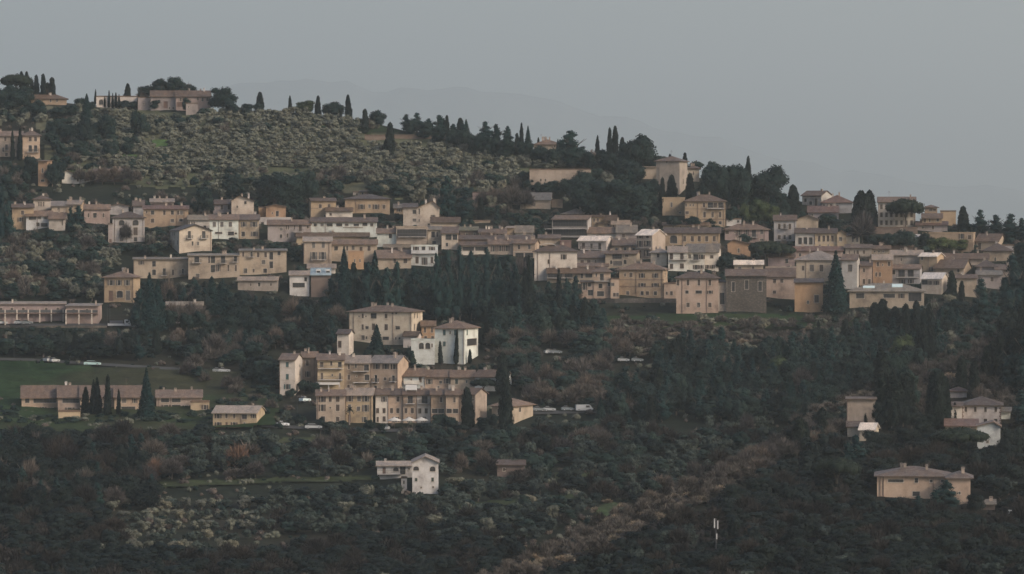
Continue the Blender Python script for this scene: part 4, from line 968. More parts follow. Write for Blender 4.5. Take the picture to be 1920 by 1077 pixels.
# the near ridge on the right
villa(1588,1642,749.5,796,'tan','S1',W='',label='tall blank tan block on the near ridge left of a clump of cypresses',short='the blank ridge block',depth=9,rc='brown',chim=0,pipes='1589')
house(1589,1618,801,815,'cream','S7',W='',label='lean-to with a dark roof under the blank block on the near ridge',rc='brown',depth=5,chim=0,dd=-3)
house(1612,1640,806,828,'cream','G10',side=8,W='',label='white shed with a bright corrugated roof on the near ridge',rc='white',chim=0,depth=8)
r=villa(1804,1877,760,794,'pale','H13',W='s768/4x8:1811.5,1829,1848,1867;w788.5/5x6:1811.5,1829,1848,1867',label='white villa on the near ridge with quoined corners and a square turret',short='the turreted white villa',rc='brown',chim=0,sh='brown',depth=14)
(Ml,Wd,Ht,dpt,s,X0,X1,yb)=root_info[r.name]
for cx in (0,Wd):
    m=MB()
    for k in range(int(Ht/.5)):
        t=.45 if k%2 else .25
        m.box(cx-(t if cx else .03),-.04,k*.5+.02,cx+(t if not cx else .03),-.002,k*.5+.42)
    extra(r,'quoins',m,M_PIPE)
H('w',1782,1813,733.5,752,'pale','H6',parent=r,rc='red',depth=6,dd=4,foot=4,chim=0)
H('w',1773,1804,762,800,'pale','G6',parent=r,rc='brown',depth=8,dd=2,chim=0)
H('w',1878,1895,772,790,'cool','G6',parent=r,rc='grey',depth=8,dd=3,chim=0)
house(1773,1833,799,812,'tan','S9',W='',label='long low red-roofed outbuilding in front of the turreted white villa',rc='red',depth=6,chim=0,dd=-4)
house(1833,1876,800,833,'cool','F8',W='w829/5x5:1852',label='white gabled outbuilding below the turreted white villa',rc='tile',depth=8,apex=.7,chim=0,dd=-8)
r=villa(1645,1779,893,935,'peach','H14',W='w901/6x8:1718.5;w902/4x4:1746;w902/4x4:1767;g926/12x7:1718;g902/26x5:1680',label='long peach villa low on the near ridge behind a leaning pine',short='the long peach ridge villa',rc='tile',chim=3,pipes='1651,1657,1750',depth=14)
H('w',1779,1820,897,943,'peach','H10',parent=r,rc='tile',depth=10,dd=-2,chim=1,W='w925/3x4:1800')
house(1820,1866,946,962,'brown','G6',W='w954/8x5:1812',label='brown stone outhouse right of the long peach ridge villa',rc='grey',chim=1,dd=4)
# ---------------------------------------------------------------- trees
TANG = [1.25]
def cube_sphere(n):
    V = []; Q = []; idx = {}
    def k(p):
        key = tuple(np.round(p, 5))
        if key not in idx: idx[key] = len(V); V.append(p)
        return idx[key]
    lin = np.linspace(-1, 1, n + 1)
    for ax in range(3):
        for sg in (-1, 1):
            for i in range(n):
                for j in range(n):
                    c = []
                    for (a, b) in ((i, j), (i + 1, j), (i + 1, j + 1), (i, j + 1)):
                        p = np.zeros(3); p[ax] = sg; p[(ax + 1) % 3] = lin[a]; p[(ax + 2) % 3] = lin[b]
                        c.append(k(p / np.linalg.norm(p)))
                    Q.append(c if sg > 0 else c[::-1])
    return np.array(V), np.array(Q)
CS2 = cube_sphere(2); CS3 = cube_sphere(3)

def leaf_quads(P, Nn, a, b, rs, up=0.0, tang=0.7):
    tang = tang * TANG[0]
    n = len(P)
    nn = Nn + rs.normal(size=(n, 3)) * tang
    nn /= np.linalg.norm(nn, axis=1, keepdims=True) + 1e-9
    h = rs.normal(size=(n, 3)); h[:, 2] += up * 3
    u = np.cross(nn, h); u /= np.linalg.norm(u, axis=1, keepdims=True) + 1e-9
    v = np.cross(nn, u)
    a = (a * rs.uniform(.6, 1.4, n))[:, None]; b = (b * rs.uniform(.6, 1.4, n))[:, None]
    k1 = rs.uniform(.2, 1.0, (n, 1))
    V = np.stack([P - u*a*k1 - v*b, P + u*a - v*b*.6, P + u*a*.5 + v*b, P - u*a + v*b*.5], 1).reshape(-1, 3)
    Q = np.arange(n * 4).reshape(-1, 4)
    return V, Q

def join(parts):
    Vs, Qs, Ts = [], [], []; o = 0
    for V, Q, T in parts:
        Vs.append(V); Qs.append(Q + o); Ts.append(T); o += len(V)
    return np.concatenate(Vs), np.concatenate(Qs), np.concatenate(Ts)

def lobed(rs, lobes, n, size, up=0.2, core=.80, flat=1.0, jitter=.10, coretint=.15):
    """foliage over a union of lobes (x, y, z, rx, ry, rz)"""
    lobes = np.array(lobes); parts = []
    area = lobes[:, 3] * lobes[:, 5]; cnt = (n * area / area.sum()).astype(int) + 4
    Pa, Na, Ta = [], [], []
    for (x, y, z, rx, ry, rz), c in zip(lobes, cnt):
        d = rs.normal(size=(c, 3)); d /= np.linalg.norm(d, axis=1, keepdims=True)
        r = rs.uniform(1 - jitter * 2.4, 1 + jitter, (c, 1))
        P = np.array([x, y, z]) + d * r * np.array([rx, ry, rz])
        inside = np.zeros(c, bool)
        for L in lobes:
            q = ((P - L[:3]) / (L[3:] * .82)); inside |= (q ** 2).sum(1) < 1
        P, d = P[~inside], d[~inside]
        Pa.append(P); Na.append(d); Ta.append(np.clip(rs.uniform(.15, .85) + rs.normal(size=len(P)) * .22, 0, 1))
        V0, Q0 = CS2
        w = 1 + .12 * rs.normal(size=(len(V0), 1))
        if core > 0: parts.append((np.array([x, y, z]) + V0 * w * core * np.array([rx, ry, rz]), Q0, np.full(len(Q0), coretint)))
    P, Nn, T = np.concatenate(Pa), np.concatenate(Na), np.concatenate(Ta)
    Nn = Nn + np.array([0, 0, .15])
    V, Q = leaf_quads(P, Nn, size, size * flat, rs, up, .5)
    parts.append((V, Q, T))
    return join(parts)

def g_oak(seed, n=3600, size=.20, hgt=9., wd=9., nl=13):
    rs = np.random.RandomState(seed); L = []
    for i in range(nl):
        a = rs.uniform(0, 2*PI); q = rs.uniform(.0, 1.0) ** .6; z = rs.uniform(.30, .80)
        rr = (wd / 2) * q * .66 * (1.12 - abs(z - .48) * 1.1)
        s = rs.uniform(.19, .29) * wd * (1.1 - .35 * z)
        L.append((rr * math.cos(a), rr * math.sin(a), z * hgt, s, s, s * .80))
    L.append((0, 0, hgt * .52, wd * .34, wd * .34, hgt * .32))
    V, Q, T = lobed(rs, L, n, size)
    V[:, 2] *= hgt / V[:, 2].max()
    V[:, :2] *= (wd / 2) / np.percentile(np.abs(V[:, 0]), 99)
    return V, Q, T
def g_olive(seed, n=1700, size=.15, hgt=4.6, wd=5.):
    rs = np.random.RandomState(seed); L = []
    for i in range(12):
        a = rs.uniform(0, 2*PI); q = rs.uniform(.1, 1.0); z = rs.uniform(.32, .84)
        rr = (wd / 2) * q * .66; s = rs.uniform(.12, .21) * wd
        L.append((rr * math.cos(a), rr * math.sin(a), z * hgt, s, s, s * rs.uniform(.75, 1.1)))
    V, Q, T = lobed(rs, L, n, size, .6, .78, 1.4, .16, .30)
    V[:, 2] *= hgt / V[:, 2].max()
    return V, Q, T
def g_shrub(seed, n=900, size=.14, hgt=2.4, wd=3.4):
    rs = np.random.RandomState(seed); L = []
    for i in range(7):
        a = rs.uniform(0, 2*PI); rr = rs.uniform(0, .33) * wd; s = rs.uniform(.2, .3) * wd
        L.append((rr * math.cos(a), rr * math.sin(a), rs.uniform(.15, .6) * hgt, s, s, hgt * rs.uniform(.3, .5)))
    V, Q, T = lobed(rs, L, n, size, .3, .8, 1.1, .18)
    V[:, 2] *= hgt / V[:, 2].max()
    return V, Q, T
def profile_tree(rs, prof, hgt, wd, n, size, lump, up, flat, core=.84):
    """spindle shaped crown; prof maps t (0 foot, 1 tip) to relative radius"""
    m = 4000; t = rs.uniform(0, 1, m * 2); keep = rs.uniform(0, 1, m * 2) < np.maximum(prof(t), .06); t = t[keep][:n]
    a = rs.uniform(0, 2*PI, len(t))
    ph = rs.uniform(0, 6.28, 6)
    lm = lambda a_, t_: 1 + lump * (.5*np.sin(3*a_ + ph[0] + 5*t_) + .4*np.sin(5*a_ + ph[1] - 9*t_) + .5*np.sin(2*a_ + ph[2] + 17*t_) + .35*np.sin(31*t_ + ph[3] + a_))
    r = prof(t) * lm(a, t) * wd / 2 * rs.uniform(.80, 1.06, len(t))
    P = np.stack([r*np.cos(a), r*np.sin(a), t*hgt], 1); Nn = np.stack([np.cos(a), np.sin(a), np.full(len(t), .25)], 1)
    V, Q = leaf_quads(P, Nn, size, size*flat, rs, up, .55)
    cl = np.floor(t * 9) * 7 + np.floor(a * 1.6); tn = rs.uniform(.1, .9, 200)
    T = np.clip(tn[(cl.astype(int)) % 200] + rs.normal(size=len(t)) * .15, 0, 1)
    nr, ns = 14, 8; tt = np.linspace(.01, .985, nr); aa = np.arange(ns) * 2*PI/ns
    cv = []
    for tk in tt:
        rk = prof(np.array([tk]))[0] * wd/2 * core
        for ak in aa: rr = rk * float(lm(np.array([ak]), np.array([tk]))[0]); cv.append((rr*math.cos(ak), rr*math.sin(ak), tk*hgt))
    cq = [(i*ns+j, i*ns+(j+1)%ns, (i+1)*ns+(j+1)%ns, (i+1)*ns+j) for i in range(nr-1) for j in range(ns)]
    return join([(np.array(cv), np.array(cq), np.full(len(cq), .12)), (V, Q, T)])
def g_cypress(seed, n=1500, size=.16, hgt=11., wd=2.6, fat=0):
    rs = np.random.RandomState(seed); pk = rs.uniform(.55, .75)
    ex = rs.uniform(.7, .95) - fat * .25
    prof = lambda t: np.clip(np.minimum(1, (t*7 + .35)) * np.clip((1 - t), 0, 1) ** (ex*.62) * 1.12 * (1 - .12*(t < .08)), 0, 1)
    return profile_tree(rs, prof, hgt, wd, n, size, .17, 1.0, 1.8)
def g_fir(seed, n=2600, size=.22, hgt=14., wd=7.):
    rs = np.random.RandomState(seed); nt_ = 13
    def prof(t): return np.clip((1 - t) ** .85 * (1 - .22 * ((t * nt_) % 1.0)) * np.minimum(1, t*9 + .3), 0, 1)
    V, Q, T = profile_tree(rs, prof, hgt, wd, int(n * .75), size, .16, .1, 1.0, .66)
    # branch sprays that stick out
    k = n // 3; t = rs.uniform(.05, .97, k); a = rs.uniform(0, 2*PI, k); r = prof(t) * wd/2 * rs.uniform(.85, 1.25, k)
    P = np.stack([r*np.cos(a), r*np.sin(a), t*hgt - .1*r], 1)
    V2, Q2 = leaf_quads(P, np.tile([0, 0, 1.], (k, 1)), size, size*1.2, rs, 0, .45)
    return join([(V, Q, T), (V2, Q2, rs.uniform(.2, .8, k))])
def g_cedar(seed, n=2800, size=.23, hgt=13., wd=9.):
    """irregular dark conifer of layered masses"""
    rs = np.random.RandomState(seed); L = []
    for i in range(20):
        t = i / 19; z = hgt * (.14 + .80 * t); R_ = wd/2 * (1 - t) ** .7 * rs.uniform(.45, .8); a = rs.uniform(0, 2*PI)
        s = wd * (.10 + .14 * (1 - t)) * rs.uniform(.8, 1.2)
        L.append((R_*math.cos(a), R_*math.sin(a), z, s*1.25, s*1.25, s*.62))
    L.append((0, 0, hgt*.38, wd*.24, wd*.24, hgt*.33)); L.append((0, 0, hgt*.75, wd*.11, wd*.11, hgt*.22))
    V, Q, T = lobed(rs, L, n, size, 0, .8, .8, .2)
    V[:, 2] *= hgt / V[:, 2].max()
    return V, Q, T
def g_stonepine(seed, n=5200, size=.19, hgt=11., wd=13., thick=.46):
    rs = np.random.RandomState(seed); L = []
    for i in range(60):
        a = rs.uniform(0, 2*PI); q = math.sqrt(rs.uniform(0, 1)); R_ = wd/2 * q * .86
        s = wd * rs.uniform(.085, .125)
        z = hgt * (1 - thick * .42 - .30 * thick * q * q)
        L.append((R_*math.cos(a), R_*math.sin(a), z, s*1.3, s*1.3, hgt*thick*.34))
    V, Q, T = lobed(rs, L, n, size, .2, .84, .9, .12)
    V[:, 2] *= hgt / V[:, 2].max()
    return V, Q, T
def g_bare(seed, n=900, hgt=7., wd=7., size=.05):
    """a leafless crown: fans of twigs"""
    rs = np.random.RandomState(seed)
    d = rs.normal(size=(n, 3)); d[:, 2] = np.abs(d[:, 2]) * .9 + .05; d /= np.linalg.norm(d, axis=1, keepdims=True)
    base = np.array([0, 0, hgt*.30]) + d * np.array([wd/2, wd/2, hgt*.62]) * rs.uniform(.25, .80, (n, 1))
    tip = np.array([0, 0, hgt*.30]) + (d + rs.normal(size=(n, 3)) * .13) * np.array([wd/2, wd/2, hgt*.66]) * rs.uniform(.75, 1.08, (n, 1))
    u = np.cross(tip - base, rs.normal(size=(n, 3))); u /= np.linalg.norm(u, axis=1, keepdims=True) + 1e-9
    w0, w1 = size * 1.6, size * .6
    V = np.stack([base - u*w0, base + u*w0, tip + u*w1, tip - u*w1], 1).reshape(-1, 3)
    return V, np.arange(n*4).reshape(-1, 4), np.clip(rs.normal(.5, .25, n), 0, 1)
def trunk_mesh(name, hgt, r, seed, forks=3, top=.6, mat=None):
    rr = random.Random(seed); m = MB(); p = Vector((0, 0, -1.2)); zt = hgt * top * .55
    q = Vector((rr.uniform(-.2, .2), rr.uniform(-.2, .2), zt)); m.tube(p, q, r * 1.25, r * .8, 7)
    for k in range(forks):
        a = 2*PI*k/forks + rr.uniform(-.4, .4); sp = hgt * .16 * (1 if forks > 1 else 0)
        e = q + Vector((math.cos(a)*sp, math.sin(a)*sp, hgt*top*.45)); m.tube(q, e, r*.6, r*.3, 5)
        if forks > 1:
            for j in range(2):
                b = a + rr.uniform(-.9, .9); m.tube(e, e + Vector((math.cos(b)*sp*1.1, math.sin(b)*sp*1.1, hgt*.16)), r*.3, r*.1, 4)
    return m.mesh(name, mat or M_BARK)

SZ = dict(cypress=.16, fat_cypress=.17, fir=.22, cedar=.23, oak=.20, olive=.15, shrub=.14, green=.2, pine=.19, ilex=.2, dull=.15)
KINDS = {}   # kind -> (real height, real width, [crown meshes], [trunk meshes], [light arrays for joined stuff])
def kind(name, gen, mat, H_, W_, variants, trunk, low, **kw):
    crowns = []; trunks = []; lows = []
    for k in range(variants):
        V, Q, T = gen(100 + k * 7, **kw); crowns.append(np_mesh('crown', V, Q, LM[mat], T))
        trunks.append(trunk_mesh('trunk', H_, *trunk[:1], k, *trunk[1:]))
        kw2 = dict(kw); kw2['n'] = low
        if 'size' in kw2 or gen is not g_bare: kw2['size'] = kw2.get('size', SZ.get(name, .2)) * 1.5
        lows.append(gen(200 + k * 5, **kw2))
    KINDS[name] = (H_, W_, crowns, trunks, lows, mat)
kind('cypress', g_cypress, 'cypress', 11., 2.6, 5, (.22, 1, .5), 220)
kind('fat_cypress', g_cypress, 'cypress', 11., 4.2, 4, (.3, 1, .5), 330, wd=4.2, fat=1, n=2300, size=.17)
kind('fir', g_fir, 'fir', 14., 7., 4, (.3, 1, .8), 420)
kind('cedar', g_cedar, 'fir', 13., 9., 5, (.4, 3, .6), 480)
kind('oak', g_oak, 'oak', 9., 9., 7, (.35, 4, .5), 480)
kind('ilex', g_oak, 'ilex', 9., 9., 5, (.35, 4, .5), 480)
kind('thorn', g_bare, 'thorn', 7., 7., 4, (.18, 4, .5), 330, n=1500, size=.07)
kind('olive', g_olive, 'olive', 4.6, 5., 7, (.2, 3, .6), 300)
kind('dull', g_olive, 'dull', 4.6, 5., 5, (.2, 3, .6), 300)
kind('shrub', g_shrub, 'oak', 2.4, 3.4, 4, (.06, 3, .5), 150)
kind('green', g_oak, 'green', 9., 9., 3, (.3, 4, .5), 300)
kind('rust', g_bare, 'rust', 7., 7., 3, (.2, 4, .5), 420, n=1600, size=.09)
kind('bare', g_bare, 'bare', 7., 7., 6, (.18, 4, .5), 330, n=1500, size=.07)
kind('reed', g_bare, 'reed', 3., 5., 4, (.05, 3, .3), 260, hgt=3., wd=5., n=600, size=.08)
kind('pine', g_stonepine, 'pine', 11., 13., 4, (.35, 4, .72), 500)
NAMES = dict(dull=('olive_tree', 'olive tree'), ilex=('evergreen_tree', 'tree'), thorn=('bare_tree', 'tree'), cypress=('cypress_tree', 'cypress'), fat_cypress=('cypress_tree', 'cypress'), fir=('fir_tree', 'fir tree'), cedar=('conifer_tree', 'conifer'),
             oak=('evergreen_tree', 'tree'), olive=('olive_tree', 'olive tree'), shrub=('shrub', 'shrub'), green=('leafy_tree', 'tree'), rust=('rusty_tree', 'tree'),
             bare=('bare_tree', 'tree'), reed=('dry_shrub', 'shrub'), pine=('stone_pine', 'stone pine'))
DESC = dict(dull='dull green olive tree', ilex='shade-darkened evergreen tree', thorn='shade-darkened leafless tree', cypress='slim dark cypress', fat_cypress='broad dark cypress', fir='dark pointed fir', cedar='ragged dark conifer', oak='dark rounded evergreen tree', olive='grey-green olive tree',
            shrub='low dark shrub', green='light green leafy tree', rust='rust-coloured tree', bare='bare brownish tree', reed='pale dry shrub', pine='umbrella-shaped stone pine')
TREES = []      # individual trees: dicts, labelled at the end
crs = random.Random(5)
def tree(kd, x, yt, yb, wpx, near=None, label=None, group=None, dd=0.0, lean=0.0):
    H_, W_, cr, tk, low, mat = KINDS[kd]
    if near is None: near = is_near(x, yb)
    p = at(x, yb, near, dd); s = F / p.y
    h = (yb - yt) / s; w_ = wpx / s
    k = crs.randrange(len(cr))
    if label is None and group is None or label: nm = NAMES[kd][0]
    nm = NAMES[kd][0]
    r = empty(nm, p, crs.uniform(0, 6.28)); r.scale = (w_ / W_, w_ / W_, h / H_)
    if 'cypress' in kd: r.rotation_euler = (crs.uniform(-.03, .03), crs.uniform(-.035, .035), r.rotation_euler.z)
    c = bpy.data.objects.new('crown', cr[k]); C.objects.link(c); c.parent = r
    t = bpy.data.objects.new('trunk', tk[k]); C.objects.link(t); t.parent = r
    TREES.append(dict(o=r, k=kd, x=x, yt=yt, yb=yb, w=wpx, label=label, group=group))
    return r

def T_(kd, lst, **kw):
    for q in lst: tree(kd, q[0], q[1], q[2], q[3], **kw)

# skyline and upper hill
tree('pine', 32, 138, 190, 62, label='huge umbrella pine on the hilltop at the left edge of the photo')
T_('fat_cypress', [(42,135,188,11),(50,135,188,11),(69,141,190,12),(83,139,190,13),(98,146,190,14),(60,152,190,11),(91,155,190,10)])
T_('cypress', [(179,168,196,5),(197,180,202,5),(205,170,203,5),(212,175,203,5),(218,174,203,6),(224,177,203,5),(260,171,207,7),(544,180,213,8),(639,208,234,7),(978,231,292,10),(1120,254,302,10),(1403,293,345,12),(1009,258,280,6),(1046,262,284,6)])
T_('fat_cypress', [(239,157,194,14),(488,173,207,15),(596,180,222,12),(654,178,226,13),(685,205,252,13),(730,230,293,20),(838,217,262,10),(832,222,262,10),(864,222,275,16),(970,250,300,12),(902,370,414,13),
     (1143,240,312,12),(1154,237,312,13),(1166,258,312,12),(1256,289,320,9),(1284,287,320,10),(1240,333,402,14),(1260,328,374,20),(1293,325,376,16),(1487,347,412,28),(1806,387,436,22)])
T_('fir', [(163,176,232,28),(990,236,285,18),(874,224,272,24),(951,237,285,22),(706,608,664,34),(274,690,792,38),(932,234,284,20)])
T_('cedar', [(1070,244,312,62),(782,211,250,32),(762,214,248,30),(910,227,270,34),(905,247,294,44),(823,215,262,34),(1052,262,314,40),(1092,274,314,42),(804,222,256,32),(850,232,268,30),(930,232,282,30),(952,236,286,30),(868,232,280,34),(795,232,262,30)])
T_('oak', [(300,147,184,44),(330,143,184,40),(352,156,186,44),(275,160,186,36),(418,162,208,56),(435,190,222,30),(463,194,222,24),(484,193,216,20),(152,183,208,24),(292,187,207,26),(232,188,207,22),
     (1205,250,326,62),(1180,262,326,44),(1228,290,330,30),(1185,300,345,60),(1345,303,392,56),(1385,306,392,52),(1368,320,392,40),(1330,330,392,40),(626,190,222,46),(706,206,242,36),(58,190,215,30),(75,186,214,24),
     (1130,335,402,74),(1095,335,402,60),(1168,340,404,70),(1205,352,404,50),(1225,335,372,34),(1110,352,408,60),(1150,360,410,60),
     (538,322,388,60),(500,325,382,50),(575,318,378,46),(436,322,372,40),(515,340,384,50),(384,352,402,34),(725,335,366,50),(706,345,372,40),(750,350,372,34),
     (262,205,262,42),(200,212,272,34),(178,230,272,30),(160,215,285,38),(105,220,262,40),(150,262,290,34),(210,262,300,34),(240,262,292,26),(128,232,270,30)])
T_('oak', [(20,158,200,40),(48,160,200,40),(30,170,212,44),(2,165,205,40),(75,196,222,40),(110,200,224,36),(135,196,222,34),(770,224,258,28),(800,228,262,30),(822,236,272,30),(850,240,280,30),(872,244,288,30),(895,250,296,36),(925,255,300,36),(950,258,304,34),(985,262,308,34),
     (1012,272,312,34),(1040,276,316,36),(1075,280,318,40),(1105,284,320,34),(1145,286,326,40),(1165,290,330,40),(150,268,300,36),(60,290,330,30),(108,300,346,34),(98,306,350,30),(350,182,210,20),(250,190,206,18),(170,190,208,20)])
T_('cypress', [(24,244,302,8),(37,240,302,10)])
T_('green', [(128,318,340,36),(115,322,342,26)])
T_('bare', [(150,316,345,26),(170,318,346,24),(192,314,346,28),(214,312,346,28),(238,314,346,30),(255,318,346,24),(350,158,186,30),(268,170,190,24),(690,222,246,16),(930,352,390,40),(960,350,392,44),(985,356,394,36),(905,358,392,30)])
tree('green', 574, 188, 216, 36)
T_('cedar', [(838,328,414,46),(845,345,414,40),(872,350,414,44),(16,375,452,26),(4,350,452,24),(147,385,430,30),(132,388,430,18)])
tree('oak', 1441, 308, 384, 78, label='big round tree with thin airy foliage on the skyline right of the leaning cypress')
T_('oak', [(1372,385,422,30),(1395,396,424,30),(1300,405,428,34),(1262,404,428,34),(1330,407,424,26),(1553,400,434,36),(1470,372,420,24),(1415,330,372,30)])
T_('green', [(1422,372,424,50),(1400,380,424,30),(1447,385,424,30),(1775,442,474,50),(1800,448,474,40),(1750,446,474,34)])
tree('fat_cypress', 1613, 358, 428, 26); tree('fat_cypress', 1630, 357, 428, 28); tree('fat_cypress', 1621, 364, 430, 30); tree('fat_cypress', 1605, 366, 428, 20)
tree('bare', 1617, 398, 462, 48, label='large bare grey tree in front of the cypress mass by the white palazzo')
tree('pine', 1697, 370, 436, 68, label='umbrella pine with one straight trunk in front of the white palazzo')
tree('pine', 1435, 451, 500, 62, label='left crown of the twin umbrella pines in the middle of the town')
tree('pine', 1462, 456, 500, 58, label='right crown of the twin umbrella pines in the middle of the town')
tree('fir', 1567, 471, 578, 50, label='tallest fir in the town, standing between the large tan and orange houses')
T_('cedar', [(1838,392,442,34),(1866,402,442,34),(1895,400,450,44),(1915,408,455,30)])
T_('oak', [(1394,438,462,30),(1360,472,508,34),(1348,480,508,24),(1700,430,474,50),(1672,436,470,40),(1735,434,470,40),(1640,440,466,30),(1560,410,438,40)])
# conifers in front of the middle of the town
T_('fir', [(645,463,602,44),(703,470,602,46),(280,512,622,46),(296,525,622,44),(397,518,592,46),(412,530,592,40),(1567,490,590,54)])
T_('cedar', [(745,488,600,36),(775,498,590,40),(818,472,604,34),(862,458,604,34),(884,468,604,34),(912,462,604,38),(840,470,604,34),(935,485,604,34),(1080,515,604,30),(1062,520,604,26),(965,490,606,34),(690,490,606,40),(725,500,606,40),(620,520,600,40),
     (262,540,622,40),(385,540,592,30)])
T_('cypress', [(993,480,612,18),(985,500,612,14),(1049,505,604,13),(855,618,684,9),(826,640,684,9),(776,639,682,6),(783,647,682,6),(881,655,682,8),(184,708,782,14),(200,703,784,14),(173,712,782,13),(222,730,782,9),(160,726,780,16),
     (1709,706,784,13),(1624,770,796,9),(1792,755,797,11),(1535,600,652,12)])
T_('fat_cypress', [(877,727,806,24),(948,700,812,26),(943,660,740,26),(1655,708,786,26),(1672,705,786,26),(1690,701,786,28),(1682,712,788,40),(1757,697,808,24),(1772,706,806,24),(1802,668,738,22),(1828,678,748,22),(1862,640,708,26),
     (1720,565,662,20),(1745,570,682,22),(1733,580,682,22),(1785,508,566,20),(1803,527,566,12),(1500,782,852,28),(1512,792,850,18),(1540,765,826,22),(1655,561,642,32),(1640,568,642,26),(1680,575,645,30),(1700,570,650,24)])
T_('fat_cypress', [(1650,716,784,30),(1662,704,785,32),(1697,704,786,32),(1748,700,806,26),(1766,698,806,26),(1876,628,712,26),(1850,648,712,24),(1893,622,735,34),(1908,610,738,36)])
T_('cedar', [(1840,520,612,44),(1862,545,612,40),(1898,474,602,56),(1925,480,605,60),(1885,520,602,44),(1906,628,738,60),(1930,600,742,60),(1915,730,800,44),(1605,815,876,46),(1590,830,880,40),(1775,900,958,52),(1755,918,958,36),(1722,930,958,34)])
tree('pine', 1798, 800, 862, 104, label='wide dark umbrella pine below the turreted white villa on the near ridge')
tree('pine', 1568, 857, 930, 92, label='dome-shaped stone pine low on the near ridge left of the long peach villa')
tree('pine', 907, 709, 742, 50, label='small umbrella pine in front of the pale blue end house')
tree('rust', 445, 836, 888, 46, label='bright rust-orange tree in the dark slope at the lower left')
tree('rust', 289, 862, 902, 28, label='small rust-brown tree left of the olive rows at the lower left')
tree('bare', 237, 418, 456, 22, label='leafless fan-shaped tree standing in front of the square grey villa')
tree('oak', 770, 655, 690, 22)
T_('oak', [(600,783,806,22),(618,790,808,26),(640,788,808,22),(692,786,808,24),(716,794,810,20),(824,776,806,30),(845,780,808,28),(905,782,806,26),(925,776,804,24),(570,712,738,26),(588,716,740,24),(545,728,748,22),(560,776,800,24),(730,680,700,26),(700,672,690,20)], label=None)
T_('ilex', [(1652,752,806,34),(1672,748,808,36),(1694,752,806,34),(1710,760,804,26),(1735,775,822,36),(1640,805,850,40),(1700,800,840,44),(1660,812,850,40),(1900,800,870,50),(1885,820,880,40),(1830,925,968,34)])
T_('reed', [(1120,968,984,24),(1136,972,988,22),(1152,964,982,22),(1116,950,966,20),(1162,944,960,22),(1140,936,946,20)])
T_('oak', [(1100,318,366,36),(1012,340,368,26),(1035,338,370,30),(1060,334,372,30),(1082,328,370,34),(990,335,362,30),(985,320,350,26)])
T_('bare', [(322,568,614,30),(340,572,616,30),(358,566,616,32),(378,574,616,30)])
T_('oak', [(318,580,620,30),(350,585,622,32),(372,582,622,30),(395,600,640,44),(430,590,640,46),(470,585,640,46),(505,590,642,46),(540,600,645,44),(450,560,610,40),(500,555,606,40)])
# a palm by the yellow terrace house
p = at(655, 797); r = empty('palm_tree', p); tag(r, 'palm tree in front of the yellow second house of the front terrace', 'palm tree')
m = MB(); m.tube((0,0,-1),(0.1,0,4.2),.22,.17,7); m.build('trunk', M_BARKP, r)
m = MB()
for k in range(22):
    a_ = k * 2.4; el = .9 - 1.5 * (k / 22); d1 = Vector((math.cos(a_)*math.cos(el), math.sin(a_)*math.cos(el), math.sin(el)))
    p0 = Vector((.1, 0, 4.2)); prev = p0; sd = d1.cross(Vector((0, 0, 1))).normalized()
    for j in range(4):
        nx_ = prev + d1 * .55; d1 = (d1 + Vector((0, 0, -.28))).normalized(); w0, w1 = .16*(4-j)/4 + .1, .16*(3-j)/4 + .04
        m.poly([prev - sd*w0, prev + sd*w0, nx_ + sd*w1, nx_ - sd*w1]); prev = nx_
me = m.mesh('crown', LM['pine']); link_mesh('crown', me, r)

# ---- filling the slopes
def inpoly(poly, x, y):
    c = False; n = len(poly)
    for i in range(n):
        (x1, y1), (x2, y2) = poly[i], poly[(i + 1) % n]
        if (y1 > y) != (y2 > y) and x < (x2 - x1) * (y - y1) / (y2 - y1) + x1: c = not c
    return c
KEEP = [(0,600,520,612),(200,596,250,612),(80,668,110,684),(160,676,186,690),(560,738,580,756),(530,786,600,812),(712,792,736,812),(1010,756,1110,776),(1020,650,1050,668),(1155,668,1210,684),(400,688,430,702),(552,728,562,780),(1330,966,1356,1020),(1265,780,1290,796)]
OCC = {}
def blocked(x, yt, yb, w_):
    for (a, b, t, f) in HOUSES:
        if a - w_*.35 < x < b + w_*.35:
            if yb > f - 16 and yt < f - 5 and yb < f + 90 and f > t: return True
    for (a, t, b, f) in KEEP:
        if a - w_/2 < x < b + w_/2 and yb >= t and yt < f and yb > f - 12: return True
    return False
PLANTS = []   # (kind, x, yt, yb, w, group)
frs = random.Random(77)
def fill(poly, sx, sy, kinds, hr, wr, group, rows=False, near=None, keep=1.0):
    xs = [p[0] for p in poly]; ys = [p[1] for p in poly]
    y = min(ys); j = 0
    while y < max(ys):
        x = min(xs) - frs.uniform(0, sx)
        while x < max(xs):
            xx = x + frs.uniform(-.42, .42) * sx; yy = y + (frs.uniform(-.16, .16) if rows else frs.uniform(-.5, .5)) * sy
            x += sx
            if not inpoly(poly, xx, yy) or frs.random() > keep: continue
            if any(inpoly(g_, xx, yy - 2) for g_ in GAPS): continue
            kd = frs.choices(list(kinds), list(kinds.values()))[0]
            h = frs.uniform(*hr); w_ = frs.uniform(*wr)
            if kd in ('cypress',): w_ = h * .28
            elif kd == 'fat_cypress': w_ = h * .38; h *= 1.15
            elif kd in ('fir', 'cedar'): w_ = h * .62; h *= 1.1
            elif kd in ('shrub', 'reed'): h *= .6
            if blocked(xx, yy - h, yy, w_): continue
            PLANTS.append((kd, xx, yy - h, yy, w_, group, near if near is not None else is_near(xx, yy)))
        y += sy; j += 1
OL = dict(olive=1)
